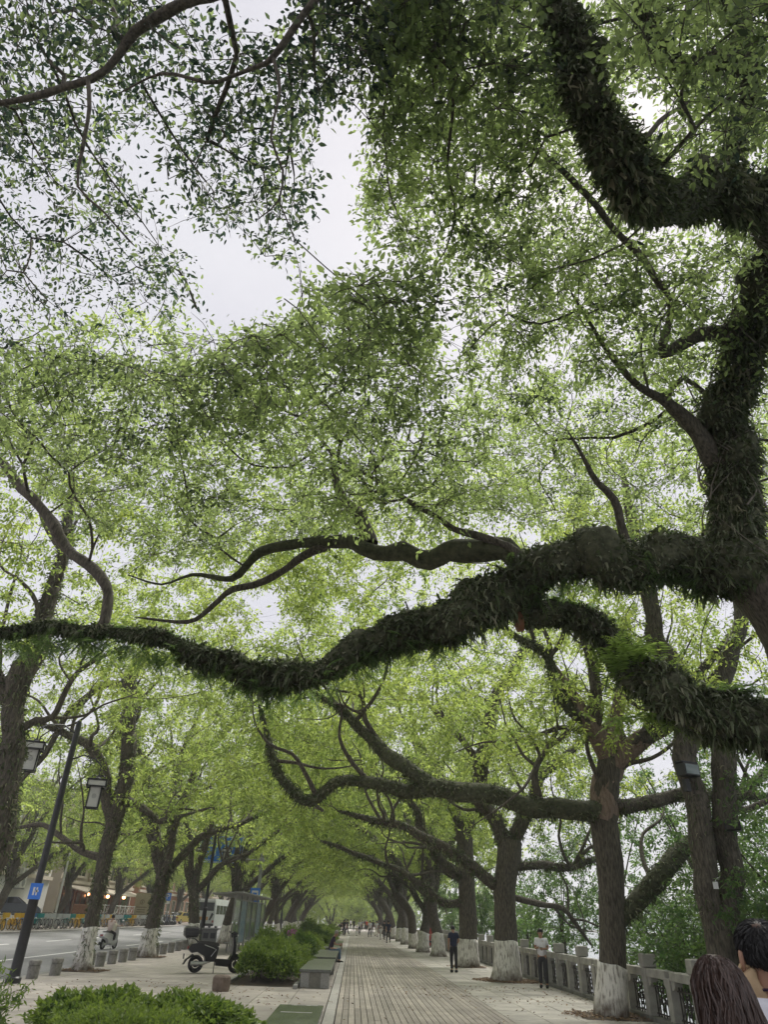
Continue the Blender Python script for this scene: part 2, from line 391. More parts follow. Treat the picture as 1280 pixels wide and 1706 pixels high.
# tree pits: loose soil squares round the trunks are added with the trees
# ------------------------------------------------------------------ trees
def catmull(P, rad, step):
    """Smooth a control polyline (with radii) into points about `step` apart."""
    P = np.asarray(P, float); rad = np.asarray(rad, float); out = []; ro = []
    n = len(P)
    for i in range(n - 1):
        p0, p1, p2, p3 = P[max(i - 1, 0)], P[i], P[i + 1], P[min(i + 2, n - 1)]
        k = max(2, int(np.linalg.norm(p2 - p1)/step) + 1)
        for t in np.linspace(0, 1, k, endpoint=False):
            t2, t3 = t*t, t*t*t
            out.append(.5*((2*p1) + (p2 - p0)*t + (2*p0 - 5*p1 + 4*p2 - p3)*t2 + (3*p1 - p0 - 3*p2 + p3)*t3)); ro.append(rad[i]*(1 - t) + rad[i + 1]*t)
    out.append(P[-1]); ro.append(rad[-1])
    return np.array(out), np.array(ro)
def tube_np(P, r, n, rough=0.0, seed=0):
    """Tube with knobbly radius as numpy verts and quads."""
    k = len(P); T = np.gradient(P, axis=0); T /= np.linalg.norm(T, axis=1, keepdims=True) + 1e-9
    a = np.array([1.0, 0, 0]) if abs(T[0][0]) < .8 else np.array([0, 1.0, 0])
    N = np.zeros((k, 3)); v = np.cross(T[0], a); v /= np.linalg.norm(v)
    for i in range(k):
        v = v - T[i]*v.dot(T[i]); v /= np.linalg.norm(v) + 1e-9; N[i] = v
    B = np.cross(T, N); q = np.arange(n)*2*math.pi/n
    rr = r[:, None]*np.ones((1, n))
    if rough:
        g = np.random.default_rng(seed)
        ph = g.uniform(0, 6.3, 6); s = np.arange(k)[:, None]
        rr = rr*(1 + rough*(np.sin(2*q + ph[0] + s*.31) + .8*np.sin(3*q + ph[1] - s*.47) + .6*np.sin(5*q + ph[2] + s*.9) + .5*g.normal(0, 1, (k, n)))/2)
    V = P[:, None, :] + rr[:, :, None]*(N[:, None, :]*np.cos(q)[None, :, None] + B[:, None, :]*np.sin(q)[None, :, None])
    i = np.arange(k - 1)[:, None]*n; j = np.arange(n)[None, :]; jj = (j + 1) % n
    Fq = np.stack([i + j, i + jj, i + n + jj, i + n + j], 2).reshape(-1, 4)
    return V.reshape(-1, 3), Fq
def quads_mesh(name, Vs, Fs, m, smooth=True, tone=None):
    off = 0; F2 = []
    for V, F in zip(Vs, Fs): F2.append(F + off); off += len(V)
    F2 = np.concatenate(F2); me = np_mesh(name, np.concatenate(Vs), F2.ravel(), np.full(len(F2), 4), tone, smooth)
    me.materials.append(MATS[m]); return me
def unit(a): return a/(np.linalg.norm(a, axis=-1, keepdims=True) + 1e-9)

def leaves_mesh(name, P, axis, nrm, size, tone, m, fine=False, ratio=.46):
    """One folded blade per point: 2 triangles, or 4 for the near trees."""
    n = len(P); axis = unit(axis); side = unit(np.cross(axis, nrm)); up = np.cross(side, axis)
    s = size[:, None]; w = s*ratio*.5
    if fine:
        V = np.stack([P, P + axis*s*.36 + side*w - up*s*.03 + up*w*.3, P + axis*s*.7 + side*w*.72 - up*s*.07 + up*w*.2, P + axis*s*1.0 - up*s*.16,
                      P + axis*s*.7 - side*w*.72 - up*s*.07 + up*w*.2, P + axis*s*.36 - side*w - up*s*.03 + up*w*.3], 1)
        b = np.arange(n)[:, None]*6
        Fq = np.concatenate([b + np.array([0, 1, 2, 3]), b + np.array([0, 3, 4, 5])], 1).reshape(-1, 4)
        me = np_mesh(name, V.reshape(-1, 3), Fq.ravel(), np.full(len(Fq), 4), np.repeat(tone, 2))
    else:
        V = np.stack([P, P + axis*s*.48 + side*w + up*w*.3, P + axis*s - up*s*.12, P + axis*s*.48 - side*w + up*w*.3], 1)
        b = np.arange(n)[:, None]*4
        Ft = np.concatenate([b + np.array([0, 1, 2]), b + np.array([0, 2, 3])], 1).reshape(-1, 3)
        me = np_mesh(name, V.reshape(-1, 3), Ft.ravel(), np.full(len(Ft), 3), np.repeat(tone, 2))
    me.materials.append(MATS[m]); return me

# open sky between the crowns, as directions from the walkway: no leaf clump hangs there
GAPS = [np.array([(225, 235), (275, 330), (330, 420), (350, 490), (312, 545), (420, 522), (478, 515), (484, 458), (565, 432), (610, 395), (566, 372), (572, 300), (592, 270),
                  (580, 205), (530, 190), (518, 300), (524, 360), (505, 430), (440, 440), (385, 395), (330, 385), (280, 310)], float),
        np.array([(385, -60), (495, -60), (480, 45), (420, 60)], float), np.array([(740, 520), (772, 520), (768, 610), (735, 630)], float),
        np.array([(1045, 160), (1120, 150), (1110, 215), (1050, 215)], float), np.array([(410, 985), (470, 975), (475, 1040), (430, 1050)], float),
        np.array([(326, 1380), (414, 1372), (410, 1444), (326, 1440)], float), np.array([(205, 240), (255, 235), (260, 285), (215, 285)], float), np.array([(1060, 1010), (1120, 1000), (1130, 1080), (1075, 1080)], float)]
GAPS[0] = (GAPS[0] - GAPS[0].mean(0))*np.array([1.16, 1.10]) + GAPS[0].mean(0)
def in_poly(uv, poly):
    x, y = uv[:, 0], uv[:, 1]; c = np.zeros(len(uv), bool); j = len(poly) - 1
    for i in range(len(poly)):
        xi, yi = poly[i]; xj, yj = poly[j]
        c ^= ((yi > y) != (yj > y)) & (x < (xj - xi)*(y - yi)/(yj - yi + 1e-12) + xi); j = i
    return c
def cull_gaps(P, soft=None):
    uv = proj(P); bad = np.zeros(len(P), bool)
    if soft is not None: uv[:, :2] += soft.normal(0, 13, (len(P), 2))
    for g in GAPS: bad |= in_poly(uv, g) & (uv[:, 2] > 0)
    return ~bad

class Skeleton:
    def __init__(s): s.P = []; s.par = []; s.cap = []; s.chains = []; s.fixed = []
    def limb(s, P, r):
        base = len(s.P); prev = -1
        if s.P:
            A = np.array(s.P); prev = int(np.argmin(((A - P[0])**2).sum(1)))
        for p, q in zip(P, r): s.P.append(p); s.par.append(prev); s.cap.append(q); s.fixed.append(True); prev = len(s.P) - 1
    def attach(s, C, g, step=.32, sag=.12):
        """Grow a branch from the nearest wood to each clump, nearest clumps first."""
        P = np.zeros((len(s.P) + len(C)*26, 3)); n = len(s.P); P[:n] = s.P
        d = np.array([((P[:n] - c)**2).sum(1).min() for c in C]); order = np.argsort(d)
        ends = []
        for ci in order:
            c = C[ci]; dd = P[:n] - c
            # branches run outward and up: wood that lies above the clump is a worse parent
            k = int(np.argmin((dd**2).sum(1)*(1 + .6*(dd[:, 2] > .2))))
            a = P[k]; dist = np.linalg.norm(c - a); m_ = max(1, min(24, int(dist/step))); chain = [k]
            bend = g.normal(0, .10*dist, 3); bend[2] -= sag*dist*.6
            for t in np.linspace(0, 1, m_ + 1)[1:]:
                p = a + (c - a)*t + bend*math.sin(math.pi*t) + (g.normal(0, .035, 3) if t < 1 else 0)
                P[n] = p; s.P.append(p); s.par.append(chain[-1]); s.cap.append(9); s.fixed.append(False); chain.append(n); n += 1
            s.chains.append(chain); ends.append(n - 1)
        return ends
    def branch_mesh(s, name, ends, m, tip=.0055, twig=None, maxr=.09, hide_gap=False):
        n = len(s.P); P = np.array(s.P); w = np.zeros(n)
        for e in ends: w[e] += 1
        for i in range(n - 1, -1, -1):
            if s.par[i] >= 0: w[s.par[i]] += w[i]
        r = np.minimum(tip*np.maximum(w, 1)**.5, maxr); r = np.minimum(r, np.array(s.cap)*.9)
        r = np.where(np.array(s.fixed), np.array(s.cap)*.9, r)
        for i in range(n):             # no branch is thicker than the wood it leaves
            if not s.fixed[i] and s.par[i] >= 0: r[i] = min(r[i], r[s.par[i]]*.97)
        par = np.array(s.par); free = ~np.array(s.fixed) & (par >= 0)
        for it in range(4):            # relax kinks: pull free wood towards the mean of its neighbours
            acc = np.zeros_like(P); cn_ = np.zeros(n); fi = np.nonzero(free)[0]
            np.add.at(acc, par[fi], P[fi]); np.add.at(cn_, par[fi], 1); inner = free & (cn_ > 0)
            tgt = (acc/np.maximum(cn_, 1)[:, None] + P[np.maximum(par, 0)])/2
            P[inner] = P[inner]*.45 + tgt[inner]*.55
        Vs, Fs = [], []
        inside = ~cull_gaps(P) if hide_gap else np.zeros(n, bool)
        for ch in s.chains:
            if inside[ch].sum() >= 2: continue
            q = P[ch]; rr = r[ch].copy(); rr[0] = rr[1] if len(rr) > 1 else rr[0]
            rr = np.maximum(rr, tip*.6)
            V, F = tube_np(q, rr, 6 if rr[0] > .035 else 4 if rr[0] > .015 else 3); Vs.append(V); Fs.append(F)
        if twig is not None:
            for a, b in zip(*twig):
                pass
        return quads_mesh(name, Vs, Fs, m)

def clump_leaves(C, g, n, spread, size, flat=.62, tone_c=None, droop=.35):
    """Leaves of all clumps: short twigs leave each clump centre, leaves sit along them."""
    k = len(C); tw = 7
    td = unit(g.normal(0, 1, (k, tw, 3))*np.array([1, 1, flat]) + np.array([0, 0, .12]))
    tl = spread*g.uniform(.55, 1.25, (k, tw, 1))
    ti = g.integers(0, tw, (k, n)); f = g.uniform(.12, 1.0, (k, n, 1))**.8
    D = np.take_along_axis(td, ti[:, :, None].repeat(3, 2), 1); Ln = np.take_along_axis(tl, ti[:, :, None], 1)
    P = C[:, None, :] + D*Ln*f + g.normal(0, spread*.13, (k, n, 3)); P[:, :, 2] -= (f[:, :, 0]**2)*Ln[:, :, 0]*.22
    ax = D*.7 + g.normal(0, .6, (k, n, 3)); ax[:, :, 2] -= droop
    nr = g.normal(0, .55, (k, n, 3)); nr[:, :, 2] += .9
    sz = size*np.clip(g.normal(.95, .24, (k, n)), .45, 1.5)
    tc_ = g.uniform(.2, .8, (k, 1)) if tone_c is None else tone_c[:, None]
    tn = np.clip(tc_ + g.normal(0, .17, (k, n)), 0, 1)
    tips = (C[:, None, :] + td*tl - np.array([0, 0, 1])*tl*.22, np.repeat(C[:, None, :], tw, 1))
    return P.reshape(-1, 3), ax.reshape(-1, 3), nr.reshape(-1, 3), sz.ravel(), tn.ravel(), tips
def twiglets(tips, r=.0035, every=1):
    A = tips[1].reshape(-1, 3)[::every]; B = tips[0].reshape(-1, 3)[::every]
    mid = (A + B)/2 + np.array([0, 0, .05]); Vs, Fs = [], []
    n = len(A); d = unit(B - A); u = unit(np.cross(d, np.array([.3, .2, 1.0]))); v = np.cross(d, u)
    rings = []
    for Pn, rr in ((A, r*1.6), (mid, r*1.2), (B, r*.5)):
        for a in range(3):
            q = a*2*math.pi/3; rings.append(Pn + rr*(u*math.cos(q) + v*math.sin(q)))
    V = np.stack(rings, 1); b = np.arange(n)[:, None]*9; F = []
    for s in range(2):
        for a in range(3): F.append(b + np.array([s*3 + a, s*3 + (a + 1) % 3, s*3 + 3 + (a + 1) % 3, s*3 + 3 + a]))
    return V.reshape(-1, 3), np.concatenate(F, 0)

def fern_mesh(name, limbs, g, dens, length, width, m, hang=.6, start=0.0, green=0.0):
    """Curved strap fronds all over the limbs, drooping below them."""
    Ps, Ns, Ts, Ls, Gs = [], [], [], [], []
    for P, r in limbs:
        seg = np.linalg.norm(np.diff(P, axis=0), axis=1); tot = seg.sum()
        n = int(tot*2*math.pi*max(r.mean(), .05)*dens)
        if n < 3: continue
        cum = np.concatenate([[0], np.cumsum(seg)]); s = g.uniform(start*tot, tot, n)
        P0 = np.stack([np.interp(s, cum, P[:, k]) for k in range(3)], 1); rr = np.interp(s, cum, r)
        T = np.gradient(P, axis=0); T = unit(np.stack([np.interp(s, cum, T[:, k]) for k in range(3)], 1))
        N = g.normal(0, 1, (n, 3)); N = unit(N - T*(N*T).sum(1, keepdims=True))
        Ps.append(P0 + N*rr[:, None]*.9); Ns.append(N); Ts.append(T); Ls.append(np.minimum(length*g.uniform(.5, 1.3, n), .03 + rr*1.3)); Gs.append(g.uniform(0, 1, n))
    P = np.concatenate(Ps); N = np.concatenate(Ns); T = np.concatenate(Ts); Ln = np.concatenate(Ls)[:, None]; tn = np.concatenate(Gs)
    k = len(P); lump = .55 + .5*(np.sin(P[:, :1]*2.3 + P[:, 1:2]*1.7) + np.sin(P[:, 2:]*3.1 - P[:, :1]*4.7) + 2)/2
    Ln = np.where(lump < .78, Ln*.8, Ln)*lump; dirn = unit(N*g.uniform(.25, 1.0, (k, 1)) + T*g.normal(0, .8, (k, 1)) + g.normal(0, .35, (k, 3)) + np.array([0, 0, .05]))
    side = unit(np.cross(dirn, N + g.normal(0, .6, (k, 3)))); w = width*g.uniform(.45, 1.4, (k, 1))
    curl = g.uniform(.3, 1.5, (k, 1))
    q1 = P + dirn*Ln*.40; q2 = q1 + unit(dirn*.7 + np.array([0, 0, -hang])*curl)*Ln*.36
    q3 = q2 + unit(dirn*g.uniform(-.5, .4, (k, 1)) + np.array([0, 0, -hang - .35])*curl + g.normal(0, .4, (k, 3)))*Ln*.34
    V = np.stack([P - side*w*.35, P + side*w*.35, q1 - side*w*.5, q1 + side*w*.5, q2 - side*w*.36, q2 + side*w*.36, q3], 1)
    b = np.arange(k)[:, None]*7
    fl = np.concatenate([b + np.array([0, 1, 3, 2]), b + np.array([2, 3, 5, 4]), b + np.array([4, 5, 6])], 1)
    me = np_mesh(name, V.reshape(-1, 3), fl.ravel(), np.tile([4, 4, 3], k), np.repeat(np.clip(tn*.85 + .12*np.sin(P[:, 0]*2.1 + P[:, 2]*3.3) + .05, 0, 1), 3)); me.materials.append(MATS[m])
    return me

def pxl(pts):
    """Limb control points from (u, v, distance along the walkway, thickness in pixels)."""
    P, r = [], []
    for u, v, y, d in pts:
        p = aty(u, v, y); P.append(p); r.append(.5*d/FPX*depth(p))
    return P, r
TREES = []
def twist_limbs(limbs, g, per=4, rmin=.07, up=.55):
    """Sinuous secondary limbs leaving the main ones, as on old camphors."""
    out = []
    for P, r in limbs:
        P = np.array(P, float); r = np.array(r, float)
        if r[0] < rmin: continue
        for k in range(per):
            i = int(g.integers(1, len(P) - 1)) if len(P) > 2 else 0; t = g.uniform(); a = P[i]*(1 - t) + P[i + 1]*t
            rr = min((r[i]*(1 - t) + r[i + 1]*t)*.55, .09)
            if rr < .02: continue
            T = unit(P[i + 1] - P[i]); d = unit(T*g.uniform(.1, .8) + g.normal(0, .55, 3) + np.array([0, 0, up])); q = [a]; w = [rr]; n = int(g.integers(5, 8)); st = g.uniform(.42, .7)*max(.6, min(1.3, rr/.06))
            ax = unit(g.normal(0, 1, 3))
            for j in range(1, n):
                d = unit(d + np.cross(d, ax)*.75*math.sin(j*1.7 + k) + g.normal(0, .16, 3) + np.array([0, 0, .10])); q.append(q[-1] + d*st); w.append(rr*(1 - .8*j/(n - 1)))
            out.append(([tuple(p) for p in q], w))
    return out
def tree(label, base, trunk, limbs, clumps, nleaf, spread, size, seed, fine=False, group=None, fern=None, white=1.15, step=.3,
         ferned=None, tone=None, wood=.86, flare=1.35, tip=.0055, name='camphor_tree', twig_every=3, leafm='camphor_leaf', droop=.35, bare=(), keep_end=-1, cull_leaf=True, thin=None, maxr=.08, mossy=(), twist=0, gnarl=.5):
    """trunk and limbs: (points, radii) in world space; clumps: leaf clump centres."""
    g = np.random.default_rng(seed)
    root = thing(name, label, 'tree', base, 0, group)
    inv = np.array([base[0], base[1], base[2]])
    sk = Skeleton(); smooth_l = []
    limbs = list(limbs)
    if twist: limbs = limbs + twist_limbs(limbs, g, twist)
    allp = [trunk] + limbs
    for i, (P, r) in enumerate(allp):
        r = np.array(r)*(wood if i else 1)
        if i and not (name == 'camphor_tree' and i == keep_end):
            P = [np.asarray(p_, float) for p_ in P]; e = P[-1] - P[-2]; e = e/np.linalg.norm(e)*r[-1]*9; P = P + [P[-1] + e]; r = np.append(r, r[-1]*.25)
        Q, q = catmull(P, r, step)
        if gnarl and i:
            sA = np.arange(len(Q)); ph = g.uniform(0, 6.28, 6); env = np.minimum(1, np.minimum(sA, len(Q) - 1 - sA)/5.0)[:, None]
            Q = Q + env*gnarl*np.minimum(q*2.2, .6)[:, None]*np.stack([np.sin(sA*.55 + ph[0]) + .6*np.sin(sA*1.13 + ph[1]), np.sin(sA*.47 + ph[2]) + .6*np.sin(sA*1.31 + ph[3]), np.sin(sA*.62 + ph[4]) + .6*np.sin(sA*1.07 + ph[5])], 1)*.25
            q = q*(1 + gnarl*.09*np.sin(sA*.8 + ph[1]) + gnarl*.06*np.sin(sA*1.9 + ph[4]))
        smooth_l.append((Q, q)); sk.limb(Q, q)
    for i, (Q, q) in enumerate(smooth_l):
        if i == 0:
            h = Q[:, 2] - base[2]; q = q*(1 + (flare - 1)*np.exp(-np.maximum(h, 0)/.45))
        ns = 16 if q.max() > .12 else 9
        V, F = tube_np(Q - inv, q, ns, .10, seed + i)
        o = bpy.data.objects.new('trunk' if i == 0 else 'limb', quads_mesh('limb', [V], [F], 'bark_bare' if i in bare else 'mossy_bark' if i in mossy else 'bark')); link(o, root)
        if i == 0 and white:
            # paint coat: the trunk's own surface pushed out a little, up to an uneven line
            rows = V.reshape(-1, ns, 3); cen = (Q - inv)[:, None, :]
            coat = []
            for hh in np.linspace(max(h[0], -.05), white, 10):
                j = min(max(int(np.searchsorted(h, hh)) - 1, 0), len(h) - 2); t = (hh - h[j])/(h[j + 1] - h[j])
                ring = rows[j]*(1 - t) + rows[j + 1]*t; cc = cen[j]*(1 - t) + cen[j + 1]*t; dv = ring - cc; nn = dv/np.linalg.norm(dv, axis=1, keepdims=True); coat.append(ring + nn*.014)
            coat = np.array(coat); qa = np.arange(ns)*2*math.pi/ns; coat[-1, :, 2] += .03*np.sin(qa + g.uniform(0, 6)) + .018*np.sin(3*qa + g.uniform(0, 6)) + g.normal(0, .008, ns)
            top = coat[-1:] - (coat[-1:] - coat[-1].mean(0))*.10
            coat = np.concatenate([coat, top]); kq = np.arange(10)[:, None]*ns; jq = np.arange(ns)[None, :]; j2 = (jq + 1) % ns
            F2 = np.stack([kq + jq, kq + j2, kq + ns + j2, kq + ns + jq], 2).reshape(-1, 4)
            o = bpy.data.objects.new('whitewashed_base', quads_mesh('whitewashed_base', [coat.reshape(-1, 3)], [F2], 'whitewash')); link(o, root)
            o['label'] = 'white limewash painted round the foot of the trunk'
    C = np.asarray(clumps)
    if len(C):
        ends = sk.attach(C, g)
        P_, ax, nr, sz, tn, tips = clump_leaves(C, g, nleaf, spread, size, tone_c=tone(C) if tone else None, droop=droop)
        me = sk.branch_mesh('branches', ends, 'bark', tip, maxr=maxr, hide_gap=fine)
        me.transform(Matrix.Translation(-Vector(inv)))
        o = bpy.data.objects.new('branches', me); link(o, root); o['kind'] = 'stuff'
        if cull_leaf:
            tp_ = tips[0].reshape(-1, 3); kt = cull_gaps(tp_)
            if thin is not None: kt &= thin(tp_, g)
            tips = (tp_[kt], tips[1].reshape(-1, 3)[kt])
        V, F = twiglets(tips, every=twig_every)
        o = bpy.data.objects.new('twigs', quads_mesh('twigs', [V - inv], [F], 'bark')); link(o, root); o['kind'] = 'stuff'
        keep = cull_gaps(P_, g) if cull_leaf else np.ones(len(P_), bool)
        if thin is not None: keep &= thin(P_, g)
        me = leaves_mesh('crown', P_[keep] - inv, ax[keep], nr[keep], sz[keep], tn[keep], leafm, fine)
        o = bpy.data.objects.new('crown', me); link(o, root); o['kind'] = 'stuff'
    if fern:
        which = ferned if ferned is not None else range(len(smooth_l))
        me = fern_mesh('ferns', [(smooth_l[i][0] - inv, smooth_l[i][1]) for i in which], g, *fern)
        o = bpy.data.objects.new('ferns', me); link(o, root); o['kind'] = 'stuff'
        o['label'] = 'grey green ferns growing over the bark'
    TREES.append(root)
    return root

def even_pick(cand, n, g, k=5):
    """Pick n of the candidates so that they spread evenly (best of a few random draws)."""
    out = [cand[0]]; pool = g.permutation(len(cand)); j = 1
    O = np.zeros((n, cand.shape[1])); O[0] = cand[0]; m_ = 1; idx = [0]
    while m_ < n:
        tr = pool[g.integers(0, len(pool), k)]; d = ((cand[tr][:, None, :] - O[None, :m_, :])**2).sum(2).min(1)
        q = tr[int(np.argmax(d))]; O[m_] = cand[q]; idx.append(q); m_ += 1
    return np.array(idx)
def sample_px(poly, n, z0, z1, g, ymax=16, ymin=2.5):
    """Clump centres between two heights, seen inside a region of the picture, evenly spread."""
    poly = np.array(poly, float); lo, hi = poly.min(0), poly.max(0)
    uv = g.uniform(lo, hi, (n*40, 2)); uv = uv[in_poly(uv, poly)][:n*8]; zz = g.uniform(z0, z1, len(uv))
    P = []
    for (u, v), z in zip(uv, zz):
        d = ray(u, v); p = CP + d*((z - CZ)/max(d[2], .05))
        if p[1] > ymax: p = CP + d*(g.uniform(ymax*.7, ymax)/d[1])
        P.append(p)
    P = np.array(P); ok = P[:, 1] >= ymin; P = P[ok]; key = np.concatenate([uv[ok]/45.0, P[:, 2:]*.35], 1)
    P = P[even_pick(key, min(n, len(P)), g)]
    return P[cull_gaps(P)]
def crown_pts(n, c, rad, g, zmin, shell=.55, zfun=None, top=.55):
    """Clump centres in an uneven ellipsoid, denser towards the outside, above a lower limit."""
    out = np.zeros((0, 3)); ph = g.uniform(0, 6.28, 4)
    while len(out) < n*3:
        d = unit(g.normal(0, 1, (n*2, 3))); r = shell + (1 - shell)*g.uniform(0, 1, (n*2, 1))**.7
        az = np.arctan2(d[:, 1], d[:, 0]); lob = 1 + .16*np.sin(3*az + ph[0]) + .12*np.sin(5*az + ph[1] + 3*d[:, 2]) + .1*np.sin(7*d[:, 2]*2 + ph[2])
        P = np.array(c) + d*r*lob[:, None]*np.array(rad)
        zl = zmin if zfun is None else zfun(P)
        out = np.concatenate([out, P[P[:, 2] > zl]])
    if len(out) < n*3: out = np.concatenate([out, out + g.normal(0, .5, out.shape)])
    out = out[even_pick(out, n, g, 4)]
    return out[(out[:, 2] < c[2] + .35) | (g.uniform(0, 1, len(out)) < top)]
# ---- the great camphor beside the camera (trunk just outside the right edge of the view)
gT = np.random.default_rng(11)
T0b = (6.55, 8.9, 0)
trunk0 = ([(6.55, 8.9, -.1), (6.5, 8.85, 1.2), (6.35, 8.8, 2.8), (6.2, 8.75, 4.2), (6.0, 8.65, 5.4), tuple(aty(1272, 965, 8.6))], [.58, .56, .55, .56, .55, .50])
D = lambda *a: pxl(a)
limbs0 = [
    D((1275, 950, 8.6, 140), (1150, 938, 8.6, 108), (1000, 922, 8.8, 102), (900, 955, 9.0, 96), (810, 985, 9.2, 92), (765, 1035, 9.3, 80), (660, 1045, 9.5, 74), (600, 1085, 9.7, 64),
      (540, 1113, 9.8, 52), (450, 1123, 10, 42), (380, 1108, 10.2, 36), (300, 1075, 10.4, 28), (200, 1053, 10.6, 21), (100, 1047, 10.8, 17), (0, 1053, 11, 15), (-70, 1040, 11, 14)),
    D((1270, 985, 8.6, 130), (1228, 880, 8.5, 105), (1210, 780, 8.3, 86), (1216, 700, 8.0, 84), (1232, 600, 7.4, 76), (1258, 500, 6.6, 78), (1300, 430, 5.9, 84), (1310, 380, 5.4, 88), (1270, 338, 5.2, 92),
      (1200, 318, 5.0, 92), (1130, 330, 4.8, 96), (1070, 300, 4.5, 92), (1012, 240, 4.2, 84), (972, 170, 3.9, 78), (952, 80, 3.6, 76), (945, 0, 3.4, 74), (930, -110, 3.1, 64), (860, -200, 2.9, 46), (760, -190, 2.9, 30)),
    D((1330, 1250, 8.8, 130), (1280, 1200, 8.7, 122), (1200, 1182, 8.7, 98), (1120, 1162, 8.8, 86), (1060, 1135, 9.0, 70), (1030, 1085, 9.2, 56), (1000, 1045, 9.3, 52), (940, 1022, 9.4, 54), (868, 1030, 9.5, 48)),
    D((172, 1045, 10.7, 26), (178, 985, 10.8, 24), (150, 945, 10.9, 24), (110, 910, 11, 24), (75, 860, 11.1, 24), (30, 800, 11.2, 22), (0, 772, 11.2, 20), (-80, 690, 11.3, 14)),
    D((875, 950, 9.05, 26), (850, 908, 9.1, 20), (760, 882, 9.3, 14), (690, 840, 9.5, 12), (620, 795, 9.6, 11), (560, 762, 9.7, 9), (500, 680, 9.8, 7), (470, 610, 9.9, 5)),
    D((1052, 930, 8.8, 28), (1045, 905, 8.8, 24), (1020, 835, 8.6, 18), (990, 790, 8.4, 12), (960, 740, 8.2, 8)),
    D((1225, 560, 7.1, 44), (1165, 562, 7.1, 34), (1108, 585, 7.1, 26), (1113, 545, 7.0, 16), (1108, 490, 6.8, 16), (1050, 405, 6.4, 16), (990, 340, 6.1, 14), (930, 278, 5.8, 12), (862, 228, 5.5, 9), (780, 190, 5.3, 6)),
    D((1190, 770, 8.2, 50), (1145, 710, 8.0, 34), (1100, 662, 7.8, 22), (1050, 622, 7.6, 16), (1000, 570, 7.3, 10), (960, 500, 7.1, 6)),
    D((1205, 315, 5.0, 46), (1222, 250, 4.7, 36), (1240, 195, 4.4, 32), (1246, 120, 4.1, 36), (1235, 40, 3.9, 30), (1180, -40, 3.7, 22)),
    D((1245, 120, 4.1, 40), (1190, 98, 4.1, 40), (1140, 105, 4.2, 26), (1085, 60, 4.1, 30), (1060, 0, 3.9, 26)),
    D((1062, 250, 4.4, 14), (1100, 205, 4.4, 11), (1140, 175, 4.4, 9)),
    D((860, -200, 2.90, 42), (640, -190, 2.76, 34), (430, -60, 2.87, 28), (330, 0, 3.20, 26), (270, 28, 3.36, 24), (210, 76, 3.53, 22), (150, 126, 3.69, 18), (80, 152, 3.85, 15), (0, 176, 3.94, 12), (-90, 192, 4.10, 9)),
    D((640, -190, 2.76, 24), (560, -60, 2.79, 20), (500, 44, 3.03, 16), (455, 96, 3.20, 13), (430, 110, 3.28, 10), (380, 126, 3.36, 9), (340, 136, 3.36, 8), (270, 124, 3.44, 6), (210, 150, 3.61, 4)),
    D((455, 96, 3.20, 9), (466, 150, 3.28, 7), (450, 230, 3.44, 6), (471, 285, 3.61, 5), (465, 335, 3.77, 4), (436, 360, 3.85, 3)),
    D((146, 132, 3.69, 11), (149, 180, 3.77, 10), (136, 250, 3.94, 8), (128, 310, 4.10, 6), (170, 350, 4.18, 5), (215, 400, 4.35, 4)),
    D((890, 955, 9.1, 60), (800, 915, 9.5, 48), (720, 925, 9.9, 46), (650, 925, 10.2, 40), (600, 905, 10.5, 36), (540, 905, 10.7, 27), (480, 905, 10.9, 24), (440, 915, 11.1, 20), (400, 960, 11.3, 18), (360, 962, 11.4, 12), (320, 955, 11.5, 8), (270, 975, 11.6, 5), (220, 960, 11.7, 3)),
    D((618, 908, 10.4, 36), (600, 865, 10.5, 32), (575, 840, 10.6, 24), (560, 790, 10.7, 14)),
    D((548, 908, 10.7, 22), (490, 935, 10.9, 18), (440, 965, 11.1, 17), (390, 985, 11.2, 15), (350, 1015, 11.3, 12), (310, 1035, 11.4, 9), (240, 1030, 11.5, 5)),
    D((700, -195, 2.95, 60), (745, -60, 3.2, 44), (742, 10, 3.4, 36), (734, 58, 3.6, 20)),
]
cl0 = np.concatenate([
    sample_px([(-60, -40), (260, -40), (330, 90), (315, 230), (265, 330), (335, 470), (325, 545), (200, 565), (-60, 540)], 180, 9.3, 12.0, gT),
    sample_px([(340, 50), (500, 40), (620, 20), (590, 190), (520, 205), (515, 330), (515, 410), (440, 430), (400, 380), (335, 375), (295, 310), (320, 220)], 82, 9.0, 11.3, gT),
    sample_px([(470, -60), (700, -60), (650, 110), (560, 130)], 36, 8.8, 10.6, gT),
    sample_px([(620, -60), (900, -60), (900, 420), (800, 450), (625, 400), (590, 310), (600, 220), (650, 120)], 165, 9.0, 12.5, gT),
    sample_px([(900, -60), (1350, -60), (1350, 430), (900, 430)], 180, 11.0, 14.0, gT),
    sample_px([(1060, -40), (1340, -40), (1340, 200), (1180, 240), (1060, 180)], 26, 8.3, 9.6, gT),
    sample_px([(800, 430), (1350, 420), (1350, 940), (1010, 880), (770, 850), (745, 640)], 350, 8.6, 12.0, gT),
    sample_px([(-60, 570), (290, 570), (480, 470), (600, 450), (730, 480), (720, 700), (900, 860), (620, 870), (430, 920), (240, 930), (150, 880), (-60, 700)], 430, 7.0, 11.0, gT),
])
def tone0(C):                       # sprays differ, paler farther out; backlit silhouette painted dark into the upper-left leaves
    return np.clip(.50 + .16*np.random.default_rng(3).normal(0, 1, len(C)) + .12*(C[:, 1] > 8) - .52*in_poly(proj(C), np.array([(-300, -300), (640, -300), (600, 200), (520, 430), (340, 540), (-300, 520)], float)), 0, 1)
def thin0(P, g):                    # the old branch hanging in from above carries sparser foliage
    uv = proj(P); sparse = in_poly(uv, np.array([(-200, -200), (640, -200), (600, 440), (330, 600), (-200, 560)], float))
    return ~sparse | (g.uniform(0, 1, len(P)) < .44)
